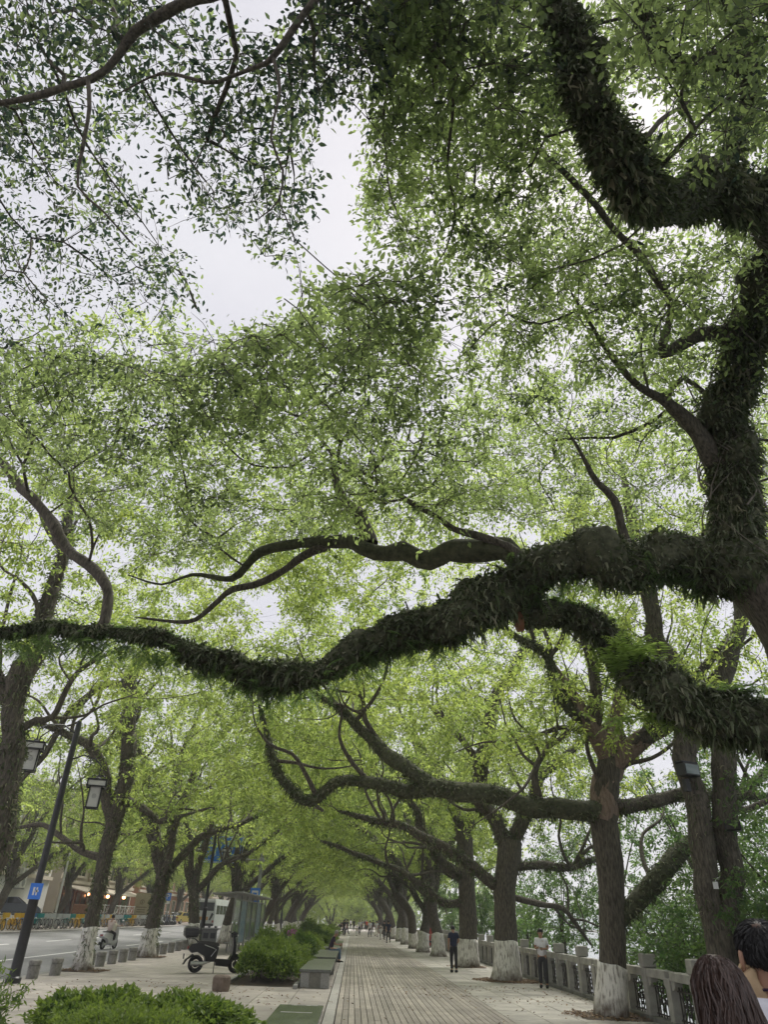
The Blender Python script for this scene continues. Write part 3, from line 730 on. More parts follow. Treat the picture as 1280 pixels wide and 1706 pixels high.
t0 = tree('huge fern-covered camphor tree whose limbs sweep across the whole view from the right edge', T0b, trunk0, limbs0, cl0, 125, .52, .084, 21, fine=True,
          mossy=(1, 2, 3, 9, 10, 16), gnarl=.9, fern=(800, .18, .038, 'fern', .8), maxr=.045, leafm='camphor_leaf_to_silhouette', keep_end=3, thin=thin0, ferned=[1, 2, 3, 9, 10], wood=.74, tone=tone0, step=.2, twig_every=1)
# cut end and the bright fern tuft on the low limb, pale vine stems on the rising limb
ce = aty(864, 1031, 9.48); ct = unit(np.array(aty(864, 1031, 9.48)) - aty(940, 1022, 9.4))
o = MB().tube([ce - ct*.05, ce + ct*.04, ce + ct*.055], [.20, .195, .15], 14).build('cut_end', 'cut_wood', t0, True); o.location = tuple(-np.array(T0b)); o['label'] = 'reddish sawn end of the low limb'
def frond_tuft(name, root, inv, spots, g, m='fresh_fern'):
    """Feathery fern fronds: a curved rib with paired leaflets."""
    P, ax, nr, sz, tn = [], [], [], [], []
    for p, d, ln in spots:
        d = unit(np.array(d)); side = unit(np.cross(d, [0, 0, 1.0])); k = 15
        for i in range(k):
            t = (i + 1)/k; q = p + d*ln*t + np.array([0, 0, -1])*ln*.45*t*t
            w = ln*.30*(1 - t)**.7*(.5 + .5*min(1, t*4)) + .01
            for s in (-1, 1):
                P.append(q); ax.append(side*s + d*.45 + np.array([0, 0, -.25]) + g.normal(0, .08, 3)); nr.append(np.array([0, 0, 1]) + g.normal(0, .2, 3)); sz.append(w); tn.append(g.uniform(.2, 1))
    me = leaves_mesh(name, np.array(P) - inv, np.array(ax), np.array(nr), np.array(sz), np.array(tn), m, ratio=.22)
    o = bpy.data.objects.new(name, me); link(o, root); o['kind'] = 'stuff'; return o
sp = []
for k in range(46):
    p = aty(1050 + gT.normal(0, 26), 1115 + gT.normal(0, 16), 8.95 + gT.normal(0, .15)); sp.append((p, (gT.normal(-.1, .6), gT.normal(-.2, .5), gT.uniform(.5, 1.4)), gT.uniform(.4, .75)))
for k in range(26):
    p = aty(1075 + gT.normal(0, 30), 1195, 8.9); sp.append((p, (gT.normal(0, .6), gT.normal(-.2, .5), gT.uniform(-.5, .2)), gT.uniform(.3, .55)))
frond_tuft('fern_tuft', t0, np.array(T0b), sp, gT)
sp = []
main0 = catmull(*limbs0[0], .2)[0]
for k in range(1000):               # short hanging ferns under the long limb
    p = main0[gT.integers(2, len(main0))] + gT.normal(0, .10, 3) - np.array([0, 0, .20])
    sp.append((p, (gT.normal(0, .7), gT.normal(0, .7), gT.uniform(-1.0, .1)), gT.uniform(.18, .42)))
frond_tuft('hanging_ferns', t0, np.array(T0b), sp, gT, 'bank_leaf')
sp = []                             # fern sprays standing on top of the limbs
for li_ in (0, 1, 2):
    Lp, Lr = catmull(*limbs0[li_], .2)
    for k in range(230):
        i = int(gT.integers(2, len(Lp))); patch = math.sin(i*.9 + li_) + math.sin(i*.37)
        if patch < -.2: continue
        p = Lp[i] + np.array([gT.normal(0, .08), gT.normal(0, .08), Lr[i]*.62]); sp.append((p, (gT.normal(0, .9), gT.normal(-.2, .8), gT.uniform(.1, .9)), gT.uniform(.14, .34)))
frond_tuft('fern_sprays', t0, np.array(T0b), sp, gT, 'bank_leaf')
Vs, Fs = [], []
up, upr = catmull(*limbs0[1], .2)
for k in range(85):
    i = int(gT.integers(1, 34)); Pn = []; ang = gT.uniform(0, 6.28); st = gT.choice([-1, 1])*gT.uniform(.15, .7)
    for j in range(5):
        q = min(len(up) - 2, i + j); T_ = unit(up[q + 1] - up[q]); N_ = unit(np.cross(T_, [0, 1.0, .2])); B_ = np.cross(T_, N_); a = ang + st*j
        Pn.append(up[q] + (N_*math.cos(a) + B_*math.sin(a))*upr[q]*(.92 + .12*gT.uniform()))
    V, F = tube_np(np.array(Pn), gT.uniform(.004, .014)*np.linspace(1.2, .5, 5), 4); Vs.append(V - np.array(T0b)); Fs.append(F)
o = bpy.data.objects.new('vine_stems', quads_mesh('vine_stems', Vs, Fs, 'vine_stem')); link(o, t0); o['kind'] = 'stuff'; o['label'] = 'pale tangled vine stems clinging to the rising limb'

# ---- second tree of the river row
def stand(u, v): return gnd(u, v)
def world_limbs(*ls): return [pxl(l) for l in ls]
def over_path(P):                   # lower limit of the foliage: higher above the walkway, lower over road and river
    return np.where(P[:, 0] > 7.3, 2.0, 4.9 + 2.1*np.exp(-((P[:, 0] - 1.5)/3.2)**2))
g1 = np.random.default_rng(31); b1 = stand(1025, 1693); Y = b1[1]
tr1 = pxl([(1021, 1700, Y, 46), (1021, 1600, Y, 43), (1019, 1500, Y, 43), (1016, 1430, Y, 44), (1007, 1352, Y, 43), (1013, 1290, Y, 38), (1019, 1255, Y, 36)])
li1 = world_limbs(
    [(1018, 1260, Y, 34), (988, 1215, Y - .2, 30), (950, 1180, Y - .4, 26), (932, 1140, Y - .6, 22), (905, 1090, Y - .8, 18), (860, 1060, Y - 1, 12)],
    [(985, 1210, Y, 24), (992, 1150, Y + .2, 22), (982, 1080, Y + .3, 18), (960, 1030, Y + .5, 14), (940, 960, Y + .7, 9)],
    [(1022, 1268, Y, 32), (1060, 1242, Y - .2, 30), (1110, 1200, Y - .6, 26), (1150, 1150, Y - 1, 20), (1200, 1080, Y - 1.5, 12)],
    [(1005, 1352, Y, 44), (940, 1350, Y - .2, 40), (870, 1336, Y - .3, 36), (800, 1326, Y - .3, 36), (720, 1311, Y - .2, 32), (660, 1318, Y, 26), (600, 1300, Y + .2, 22), (565, 1300, Y + .3, 20), (530, 1328, Y + .3, 20),
     (500, 1334, Y + .4, 18), (472, 1300, Y + .5, 16), (455, 1260, Y + .6, 14), (440, 1205, Y + .7, 9)],
    [(730, 1312, Y - .2, 30), (662, 1272, Y - .2, 28), (618, 1232, Y - .1, 22), (580, 1190, Y, 16), (545, 1168, Y + .1, 10)],
    [(640, 1250, Y, 12), (610, 1200, Y - .2, 10), (600, 1160, Y - .3, 7), (560, 1150, Y - .3, 4)],
    [(1012, 1342, Y, 30), (1080, 1338, Y + .2, 26), (1160, 1322, Y + .4, 22), (1280, 1330, Y + .8, 14)],
    [(1022, 1548, Y, 30), (1045, 1520, Y, 34), (1095, 1462, Y + .2, 36), (1150, 1412, Y + .5, 32), (1200, 1370, Y + .9, 24), (1260, 1300, Y + 1.4, 14)],
    [(1004, 1368, Y, 54), (1008, 1335, Y, 51), (1013, 1292, Y, 46.5), (1018, 1262, Y, 44)],
    [(1018, 1268, Y, 43), (1003, 1236, Y - .1, 39), (988, 1213, Y - .2, 37)],
    [(1020, 1275, Y, 42), (1044, 1253, Y - .1, 39), (1066, 1238, Y - .25, 37)],
    [(905, 1342, Y - .2, 16), (890, 1290, Y - .2, 14), (915, 1240, Y - .2, 10)])
cl1 = crown_pts(820, (3.4, Y + .5, 10.2), (8.5, 6.0, 5.6), g1, 0, zfun=over_path)
cl1 = cl1[cull_gaps(cl1)]
t1 = tree('camphor trunk with bare pale fork and white base, nearest in the river row', b1, tr1, li1, cl1, 108, .52, .124, 41, fern=(260, .15, .034, 'fern', .7), ferned=[1, 3, 4, 5, 7, 8], mossy=(1, 4, 5, 8), white=1.0, flare=1.22, twist=4, wood=.84, bare=(9, 10, 11), tone=lambda C: np.clip(.55 + .2*np.random.default_rng(4).normal(0, 1, len(C)), 0, 1))
# ---- third and fourth of the river row
g2 = np.random.default_rng(33); b2 = stand(845, 1634); Y = b2[1]
tr2 = pxl([(845, 1640, Y, 40), (845, 1585, Y, 36), (843, 1530, Y, 36), (840, 1480, Y, 38), (848, 1430, Y, 40), (850, 1400, Y, 38)])
li2 = world_limbs(
    [(846, 1410, Y, 30), (825, 1370, Y, 28), (802, 1330, Y - .2, 28), (808, 1240, Y - .4, 28), (830, 1160, Y - .6, 22), (870, 1090, Y - .8, 14), (900, 1030, Y - 1, 8)],
    [(852, 1410, Y, 28), (880, 1350, Y, 22), (900, 1300, Y + .3, 20), (945, 1255, Y + .6, 12), (990, 1220, Y + .8, 8)],
    [(835, 1480, Y, 22), (780, 1440, Y - .4, 20), (720, 1400, Y - .5, 18), (660, 1375, Y - .5, 14), (600, 1360, Y - .3, 10)],
    [(855, 1445, Y, 16), (905, 1442, Y + .3, 15), (960, 1442, Y + .6, 13), (1010, 1425, Y + 1, 8)],
    [(850, 1492, Y, 12), (900, 1508, Y + .4, 11), (940, 1514, Y + .8, 10), (975, 1560, Y + 1.2, 6)],
    [(812, 1290, Y - .2, 14), (770, 1230, Y - .4, 12), (720, 1180, Y - .5, 8)])
cl2 = crown_pts(640, (3.2, Y + .5, 10.0), (8.2, 5.5, 6.0), g2, 0, zfun=over_path); cl2 = cl2[cull_gaps(cl2)]
tree('camphor tree with fallen leaves round its white base, second in the river row', b2, tr2, li2, cl2, 90, .55, .145, 43, fern=(150, .2, .05, 'fern', .6), ferned=[1, 2, 3, 4], wood=.86, twist=4, white=1.22)
g3 = np.random.default_rng(35); b3 = stand(780, 1611); Y = b3[1]
tr3 = pxl([(780, 1615, Y, 33), (780, 1560, Y, 29), (779, 1500, Y, 28), (777, 1440, Y, 28), (772, 1380, Y, 26)])
li3 = world_limbs(
    [(773, 1390, Y, 22), (752, 1340, Y, 18), (730, 1290, Y - .3, 14), (700, 1240, Y - .5, 9)],
    [(772, 1400, Y, 20), (790, 1340, Y, 16), (800, 1280, Y + .2, 12), (820, 1220, Y + .4, 8)],
    [(775, 1470, Y, 20), (735, 1430, Y - .3, 18), (700, 1380, Y - .4, 15), (690, 1340, Y - .4, 12), (640, 1300, Y - .3, 8)],
    [(778, 1500, Y, 14), (740, 1505, Y - .3, 13), (700, 1470, Y - .4, 11), (640, 1440, Y - .4, 9), (560, 1410, Y - .2, 7)])
cl3 = crown_pts(540, (2.8, Y + .5, 10.0), (8.0, 5.0, 5.2), g3, 0, zfun=over_path); cl3 = cl3[cull_gaps(cl3)]
tree('camphor tree behind the standing man in navy, third in the river row', b3, tr3, li3, cl3, 75, .6, .175, 45, fern=(150, .22, .05, 'fern', .6), ferned=[1, 2, 3, 4], wood=.88, twist=4, white=1.08)

# ---- roadside row: the leaning trunk at the left edge, then the trees with white bases
g4 = np.random.default_rng(51); b4 = np.array([-8.7, 17.0, 0])
tr4 = ([(-8.75, 17.0, -.1), (-8.6, 17.0, 1.2), tuple(aty(-12, 1430, 17.1)), tuple(aty(6, 1330, 17.2)), tuple(aty(22, 1240, 17.3))], [.34, .31, .29, .29, .29])
li4 = world_limbs([(22, 1240, 17.3, 40), (28, 1165, 17.3, 38), (45, 1105, 17.3, 40), (62, 1055, 17.4, 36), (90, 980, 17.6, 26), (110, 900, 17.8, 18), (120, 820, 18, 10)],
    [(26, 1190, 17.3, 26), (0, 1140, 17.2, 26), (-40, 1080, 17, 20), (-90, 1000, 16.8, 12)],
    [(25, 1220, 17.3, 18), (60, 1200, 17.4, 14), (85, 1195, 17.5, 12), (130, 1120, 17.6, 10), (180, 1090, 17.8, 6)])
cl4 = crown_pts(460, (-6.6, 17.5, 11.5), (7.0, 5.5, 4.6), g4, 0, zfun=lambda P: 5.6 + 1.3*np.exp(-((P[:, 0] - 1)/4)**2)); cl4 = cl4[cull_gaps(cl4)]
tree('dark fern-clad camphor trunk leaning at the left edge of the view', b4, tr4, li4, cl4, 110, .5, .12, 53, fern=(180, .17, .034, 'fern', .6), ferned=[0, 1, 2], wood=.9, twist=4)
g5 = np.random.default_rng(55); b5 = stand(138, 1617); Y = b5[1]
tr5 = pxl([(134, 1622, Y, 25), (143, 1580, Y, 22), (153, 1530, Y, 22), (166, 1470, Y, 23), (180, 1405, Y, 24), (200, 1335, Y, 25), (205, 1310, Y, 24)])
li5 = world_limbs([(204, 1315, Y, 26), (214, 1260, Y, 27), (216, 1200, Y, 28), (212, 1140, Y, 26), (235, 1110, Y + .2, 12), (250, 1060, Y + .4, 8)],
    [(188, 1375, Y, 22), (172, 1300, Y - .2, 20), (160, 1255, Y - .3, 18), (120, 1225, Y - .6, 14), (90, 1215, Y - .8, 10)],
    [(214, 1142, Y, 13), (180, 1140, Y - .2, 12), (150, 1155, Y - .4, 12), (105, 1200, Y - .7, 11), (75, 1255, Y - .9, 10), (45, 1290, Y - 1, 7)],
    [(205, 1330, Y, 16), (235, 1345, Y + .2, 14), (265, 1370, Y + .4, 10), (300, 1360, Y + .6, 7)],
    [(176, 1432, Y, 16), (145, 1422, Y + .2, 12), (110, 1400, Y + .4, 10), (70, 1375, Y + .8, 8), (20, 1380, Y + 1, 6)])
cl5 = crown_pts(680, (-6.6, Y + .5, 10.4), (7.6, 5.6, 6.0), g5, 0, zfun=lambda P: 5.0 + 1.6*np.exp(-((P[:, 0] - 1)/4)**2)); cl5 = cl5[cull_gaps(cl5)]
tree('camphor tree leaning right with white base among the kerb bollards, beside the rider', b5, tr5, li5, cl5, 92, .52, .135, 57, fern=(180, .17, .034, 'fern', .6), ferned=[0, 1, 2, 4], wood=.9, twist=4, white=1.25)

# ---- three shared forms for the other trees of the avenue (local: the walkway lies towards +x)
def form(seed, lean, fork, reach, ht):
    g = np.random.default_rng(seed)
    z0 = fork
    trunk = ([(0, 0, -.1), (lean*.15, g.normal(0, .1), 1.2), (lean*.5, g.normal(0, .2), z0*.65), (lean, g.normal(0, .2), z0)], [.37, .33, .32, .33])
    top = np.array(trunk[0][-1]); limbs = []
    for k in range(5):
        az = [0.1, 1.4, 2.9, 4.2, 5.4][k] + g.normal(0, .25); far = reach*[1.0, .62, .6, .6, .75][k]; rise = [.42, .95, .6, .8, .7][k]
        P = [top - np.array([0, 0, .3])]; r = [.22]
        for i in range(1, 6):
            t = i/5; a = az + .25*math.sin(3*t + k)
            P.append(top + np.array([math.cos(a)*far*t, math.sin(a)*far*t, (ht - z0)*rise*(t**.8) + .5*math.sin(5*t + seed + k)*(1 - t)])); r.append(.22*(1 - .8*t))
        limbs.append(([tuple(p) for p in P], r))
    cl = crown_pts(520, (lean + 1.3, 0, ht*.66), (reach*.98, reach*.8, ht*.42), g, 0, zfun=lambda P: 4.5 + .22*np.abs(P[:, 0])*0 + 1.0*np.exp(-((P[:, 0] - 4.5)/3)**2))
    return trunk, limbs, cl
FORMS = []
def place_form(k, label, x, y, z, rz, s, group):
    if len(FORMS) <= k or FORMS[k] is None:
        a = [(61, .5, 3.2, 7.4, 14.5), (62, -.3, 2.7, 7.0, 13.5), (63, 1.6, 3.8, 6.8, 15)][k]
        tr, li, cl = form(*a)
        o = tree(label, (0, 0, 0), tr, li, cl, 72, .62, .20, a[0]*3, group=group, fern=(90, .22, .055, 'fern', .6), ferned=[1, 2, 3, 4, 5], wood=1.0, twig_every=3, tip=.007, twist=5)
        while len(FORMS) <= k: FORMS.append(None)
        FORMS[k] = o
    else:
        o = copy_tree(FORMS[k]); tag(o, label, 'tree', group)
    o.location = (x, y, z); o.rotation_euler = (0, 0, rz); o.scale = (s, s, s)
    return o
ORD = ['fourth', 'fifth', 'sixth', 'seventh', 'eighth', 'ninth', 'tenth', 'eleventh', 'twelfth', 'thirteenth', 'fourteenth']
row = [(731, 1593), (705, 1586), (690, 1580)]
ys = [stand(*q) for q in row]; pos = [(p[0], p[1]) for p in ys]
y = pos[-1][1]
for k in range(8): y += 9.5; pos.append((4.75 - .02*k, y))
for k, (x, y) in enumerate(pos):
    place_form(k % 3, 'camphor tree with white base, %s from the camera in the river row' % ORD[k], x, y, 0, math.pi + [.2, -.5, .6, 0, .35][k % 5], [1, .95, .92, 1.02, .9][k % 5], 'camphor trees of the river row')
ORD2 = ['third', 'fourth', 'fifth', 'sixth', 'seventh', 'eighth', 'ninth', 'tenth', 'eleventh', 'twelfth', 'thirteenth', 'fourteenth']
pos = [tuple(stand(243, 1594)[:2]), tuple(stand(320, 1580)[:2])]; y = pos[-1][1]
for k, (x, y) in enumerate(pos):    # these two stand before the direction sign, so their low foliage parts there
    tr_, li_, cl_ = form(*[(64, .2, 3.4, 7.0, 14.0), (65, -.5, 3.0, 7.0, 14.0)][k])
    sh_ = lambda Q: [tuple(np.array(q)*np.array([1, 1, 1]) + np.array([x, y, 0])) for q in Q]
    cl_ = cl_ + np.array([x, y, 0]); cl_ = cl_[cull_gaps(cl_)]
    tree('camphor tree with white base, %s from the left edge in the roadside row' % ORD2[k], np.array([x, y, 0]), (sh_(tr_[0]), np.array(tr_[1])*[.95, .86][k]), [(sh_(a), b) for a, b in li_], cl_, 76, .6, .17, 201 + k, group='camphor trees of the roadside row', fern=(100, .22, .055, 'fern', .6), ferned=[0, 1, 2, 3, 4, 5], wood=.9, twig_every=3, twist=5, white=[1.1, 1.22][k])
pos0 = pos; pos = []
for k in range(10): y += 9.8; pos.append((-9.1, y))
for k, (x, y) in enumerate(pos, 2):
    place_form((k + 1) % 3, 'camphor tree with white base, %s from the left edge in the roadside row' % ORD2[k], x, y, 0, [.3, -.4, .1, .5, -.2][k % 5], [.95, .9, 1.0, .92, 1.02][k % 5], 'camphor trees of the roadside row')
# far side of the road: leaning trunks without paint visible behind the bicycles
fs = [(-25.2, 44, 'behind the yellow and teal bicycles at the left edge'), (-25.0, 56, 'in front of the cafe railing'), (-25.4, 68, 'between the cafe and the notice board'), (-25.0, 82, 'beside the parking sign'),
      (-25.2, 96, 'beyond the parking sign'), (-25.1, 112, 'before the orange brick building'), (-25, 128, 'beyond the orange brick building, first'), (-25, 146, 'beyond the orange brick building, second')]
for k, (x, y, w) in enumerate(fs):
    o = place_form(2 if k % 2 == 0 else 0, 'camphor tree across the road ' + w, x, y, .42, [-.9, .5, -.6, .2][k % 4], [.82, .9, .85, .95][k % 4], 'camphor trees across the road')

for k, (x, y) in enumerate([(-5, 168), (2.5, 178), (-1.5, 190), (7, 172), (-11, 172), (-17, 176)]):
    place_form(k % 3, 'leafy tree closing the far end of the avenue, %s of six' % ['first', 'second', 'third', 'fourth', 'fifth', 'sixth'][k], x, y, -3.9, k*1.1, 1.0, 'trees closing the far end of the avenue')

# the far end of the avenue reads as one mass of foliage
gw = np.random.default_rng(141); nW = 16000
Pw = np.stack([gw.uniform(-60, 45, nW), gw.uniform(225, 245, nW), 15*gw.uniform(0, 1, nW)**.9], 1); Pw[:, 2] *= .75 + .25*np.sin(Pw[:, 0]*.35) + .1*np.sin(Pw[:, 0]*1.3)
o = bpy.data.objects.new('far_wood', leaves_mesh('far_wood', Pw, gw.normal(0, 1, (nW, 3)), gw.normal(0, .6, (nW, 3)) + np.array([0, -.6, .6]), gw.uniform(.6, 1.3, nW), gw.uniform(0, .6, nW), 'camphor_leaf', ratio=.7)); link(o)
tag(o, 'mass of dim green foliage closing the far end of the avenue', 'wood', kind='stuff')
# ---- trees and bushes on the river bank beyond the balustrade
g6 = np.random.default_rng(71)
Y = 16.0; bE = aty(1205, 1640, Y); bE[2] = -.6
trE = pxl([(1212, 1700, Y, 52), (1208, 1600, Y, 48), (1200, 1550, Y, 46)])
trE[0][0] = np.array([trE[0][0][0], Y, -.8])
liE = world_limbs([(1198, 1560, Y, 40), (1180, 1480, Y, 42), (1166, 1400, Y, 42), (1154, 1300, Y, 42), (1140, 1210, Y, 38), (1120, 1120, Y, 36), (1096, 1050, Y, 32), (1078, 975, Y, 28), (1060, 890, Y, 20), (1040, 800, Y, 10)],
    [(1208, 1560, Y, 40), (1216, 1480, Y, 44), (1214, 1400, Y, 42), (1206, 1300, Y, 40), (1200, 1200, Y, 38), (1215, 1100, Y, 30), (1235, 1000, Y, 24), (1250, 900, Y, 14)],
    [(1208, 1320, Y, 16), (1240, 1350, Y + .3, 12), (1290, 1330, Y + .5, 8)])
clE = crown_pts(330, (9.0, Y + 1, 10.5), (4.6, 5, 4.6), g6, 4.2)
tE = tree('double-stemmed tree with floodlight and loudspeaker on the river bank beyond the balustrade', bE, trE, liE, clE, 70, .5, .12, 73, fern=(120, .14, .022, 'fern', .5), ferned=[1, 2], wood=.92, white=0, name='twin_stem_tree', flare=1.1)
def bank_tree(label, x, y, h, w, seed, n=150, size=.12, z=-1.2, nleaf=70):
    g = np.random.default_rng(seed)
    tr = ([(x, y, z - .4), (x + .1, y, z + h*.3), (x - .1, y + .1, z + h*.62)], [.10, .085, .06])
    li = [([(x, y, z + h*.3), (x + math.cos(a)*w*.35, y + math.sin(a)*w*.35, z + h*.55), (x + math.cos(a)*w*.7, y + math.sin(a)*w*.7, z + h*.75)], [.05, .035, .015]) for a in g.uniform(0, 6.28, 4)]
    cl = crown_pts(n, (x, y, z + h*.6), (w, w, h*.42), g, z + .7, .35)
    return tree(label, np.array([x, y, z]), tr, li, cl, nleaf, .42, size, seed, white=0, name='river_bank_tree', leafm='bank_leaf', group='trees on the river bank', twig_every=2, tip=.005)
bank_tree('dense dark leafy bank tree behind the balustrade at the right edge', 9.6, 15.4, 6.2, 2.3, 81, 200)
bank_tree('bushy bank tree between the nearest river-row trunk and the double stem', 8.7, 18.6, 4.6, 1.7, 82, 130)
bank_tree('loose bank tree to the right of the man in white', 10.3, 26.5, 4.6, 1.9, 83, 130)
bank_tree('pale bank tree to the left of the man in white', 9.8, 37, 6.6, 2.0, 84, 130, .14)
bank_tree('bank tree behind the second river-row trunk', 9.6, 47, 7.0, 2.2, 85, 130, .16)
bank_tree('tall bank tree filling the gap left of the second river-row trunk', 9.4, 58, 8.0, 2.6, 86, 140, .18)
bank_tree('bank tree farthest along the balustrade', 9.4, 75, 9, 3.2, 87, 140, .22)
bank_tree('tall leafy bank tree at the right edge above the heads of the couple', 12.2, 20, 8.6, 2.6, 88, 190, .13)
bank_tree('tall bank tree seen between the first two river-row trunks', 11.2, 33, 11, 3.0, 89, 210, .14)
bank_tree('tall bank tree seen right of the nearest river-row trunk', 11.8, 25, 10.5, 2.7, 90, 210, .13)
for k_, (x_, y_, h_, w_) in enumerate([(8.9, 21.0, 3.6, 1.3), (8.8, 14.2, 3.6, 1.3), (9.2, 41.5, 4.2, 1.6)]):
    bank_tree('low dark bush just beyond the balustrade, %s of three along the river' % ['second', 'first', 'third'][k_], x_, y_, h_, w_, 300 + k_, 90, .12, -.9, 80)
# far river bank: hazy hills
mat('far_hill', (.10, .16, .17), .95, (.15, .20, .20), .02)
V = []; Fs = []; nx, ny = 60, 6; gh = np.random.default_rng(5)
for j in range(ny + 1):
    for i in range(nx + 1):
        y = -60 + i*30; x = 262 + j*50
        z = -.5 + (j/ny)**.8*(26 + 16*math.sin(y*.006) + 9*math.sin(y*.017 + 1) + gh.normal(0, 1.5)); V.append((x, y, z))
for j in range(ny):
    for i in range(nx): Fs.append((j*(nx + 1) + i, j*(nx + 1) + i + 1, (j + 1)*(nx + 1) + i + 1, (j + 1)*(nx + 1) + i))
o = MB().add(V, Fs).build('hills', 'far_hill', None, True); o['kind'] = 'structure'
# ------------------------------------------------------------------ street furniture
mat('black_paint', (.018, .019, .021), .42, (.03, .03, .032), 6)
mat('grey_metal', (.28, .29, .30), .45, (.36, .37, .38), 5, metal=.3)
mat('white_paint', (.66, .66, .65), .5, (.76, .76, .75), 4)
mat('lantern_glass', (.55, .55, .53), .35, (.66, .66, .63), 3)
mat('blue_sign', (.035, .19, .72), .4, (.045, .21, .78), 3)
mat('sign_white', (.75, .75, .75), .5)
mat('sign_dark', (.05, .05, .06), .5)
mat('stone_fence', (.27, .26, .235), .85, (.42, .405, .37), 5, .3, 40, lo=.25, hi=.75)
mat('stone_fence_dark', (.12, .12, .105), .9, (.21, .205, .185), 5, .3, 40)
mat('iron', (.03, .029, .027), .7, (.055, .045, .038), 12)
mat('bench_top', (.082, .09, .08), .32, (.165, .175, .158), 9, .05, 60, lo=.25, hi=.75)
mat('slab_dark', (.05, .06, .054), .22, (.15, .165, .15), 2.2, .04, 60, lo=.3, hi=.7, stretch=(1, .5, 1), spec=.6)
mat('bench_granite', (.25, .25, .235), .7, (.36, .355, .335), 30, .15, 90)
mat('bench_inset', (.16, .155, .13), .7, (.22, .21, .18), 20, .1)
mat('bollard_stone', (.17, .165, .15), .85, (.30, .29, .265), 9, .3, 50)
mat('glass', (.16, .20, .20), .08, (.20, .24, .24), 2, spec=.6)
mat('shelter_metal', (.20, .205, .19), .5, (.28, .28, .26), 4)
mat('poster', (.05, .13, .22), .4, (.22, .30, .30), 2.5, lo=.4, hi=.6)
mat('brown_stone', (.12, .09, .07), .85, (.22, .17, .135), 7, .4, 30)
mat('bin_grey', (.16, .165, .165), .6, (.22, .22, .22), 6)

def text_part(s, size, m, parent, loc, rot, align='CENTER', depth_=.004):
    c = bpy.data.curves.new('lettering', 'FONT'); c.body = s; c.size = size; c.align_x = align; c.align_y = 'CENTER'; c.extrude = depth_; c.resolution_u = 3
    o = bpy.data.objects.new('lettering', c); col.objects.link(o)
    dg = bpy.context.evaluated_depsgraph_get(); me = bpy.data.meshes.new_from_object(o.evaluated_get(dg))
    bpy.data.objects.remove(o); bpy.data.curves.remove(c)
    me.materials.clear(); me.materials.append(MATS[m])
    o = bpy.data.objects.new('lettering', me); link(o, parent); o.location = loc; o.rotation_euler = rot; return o
FACE_CAM = (math.pi/2, 0, 0)          # text that faces -y

def make_lantern(parent, loc, rz=.3, name='lantern'):
    """Square palace lantern: wide glazed hood over a tapering glazed body in black bars."""
    lan = bpy.data.objects.new(name, None); link(lan, parent); lan.location = loc; lan.rotation_euler = (0, 0, rz)
    b = MB()
    for sx in (-1, 1):
        for sy in (-1, 1):
            b.box((sx*.17 - .018, sy*.17 - .018, -.62), (sx*.17 + .018, sy*.17 + .018, .0)); b.box((sx*.27 - .02, sy*.27 - .02, -.02), (sx*.27 + .02, sy*.27 + .02, .17))
    for z, r in ((-.62, .19), (-.02, .29), (.16, .29)):
        for s in (-1, 1):
            b.box((-r, s*(r - .02) - .02, z), (r, s*(r - .02) + .02, z + .035)); b.box((s*(r - .02) - .02, -r, z + .001), (s*(r - .02) + .02, r, z + .034))
    b.box((-.27, -.27, .19), (.27, .27, .215)); b.lathe([(.2, .215), (.05, .28), (.02, .38)], 8); b.tube([(0, 0, .3), (0, 0, .62)], .018, 6)
    b.wheel((-.12, 0, .27), .07, .012, 'y', 10, 4); b.wheel((.12, 0, .27), .07, .012, 'y', 10, 4)
    b.build('lantern_frame', 'black_paint', lan)
    for k in range(4):
        a = k*math.pi/2; c, s = math.cos(a), math.sin(a)
        o = MB().box((-.145, -.163, -.58), (.145, -.152, -.03)).build('glass_pane', 'lantern_glass', lan); o.rotation_euler = (0, 0, a)
        o = MB().wheel((0, -.166, -.28), .055, .007, 'y', 12, 4).wheel((0, -.166, -.28), .025, .007, 'y', 8, 4).build('glass_emblem', 'grey_metal', lan); o.rotation_euler = (0, 0, a)
        o = MB().box((-.245, -.263, .015), (.245, -.252, .158)).build('hood_pane', 'lantern_glass', lan); o.rotation_euler = (0, 0, a)
    return lan
def lamp_post(label, x, y, h, lanterns, group):
    t = thing('street_lamp', label, 'street lamp', (x, y, 0), 0, group)
    MB().lathe([(.20, 0), (.20, .12), (.155, .16), (.14, .3), (.135, 2.0), (.15, 2.02), (.15, 2.10), (.10, 2.14), (.088, h - .1), (.06, h)], 14).build('pole', 'black_paint', t, True)
    for p in lanterns:
        q = np.array(p) - np.array([x, y, 0]); a = np.array([0, 0, min(h - .25, q[2] + .75)]); e = np.array([q[0], q[1], q[2] + .62])
        MB().tube([a, a*.6 + e*.4 + np.array([0, 0, .22]), a*.2 + e*.8 + np.array([0, 0, .16]), e], .022, 6).wheel(tuple(a*.45 + e*.55 + np.array([0, 0, -.02])), .12, .012, 'y', 12, 4).build('arm', 'black_paint', t, True)
        make_lantern(t, tuple(q))
    return t
L1p = gnd(20, 1638)
lp = lamp_post('nearest black street lamp with palace lanterns and small blue plate, at the left edge', L1p[0], L1p[1], 6.95, [aty(160, 1311, L1p[1]), aty(56, 1249, L1p[1] - 1.2)], 'street lamps along the kerb')
pl = aty(62, 1485, L1p[1])
MB().box((-.17, -.02, -.2), (.17, .02, .2)).build('blue_plate', 'blue_sign', lp, loc=(pl[0] - L1p[0] + .0, -.14, pl[2]))
MB().box((-.07, -.024, -.10), (-.02, -.019, .10)).box((.0, -.024, -.02), (.09, -.019, .03)).box((.02, -.024, -.1), (.06, -.019, .1)).build('plate_mark', 'sign_white', lp, loc=(pl[0] - L1p[0], -.14, pl[2]))
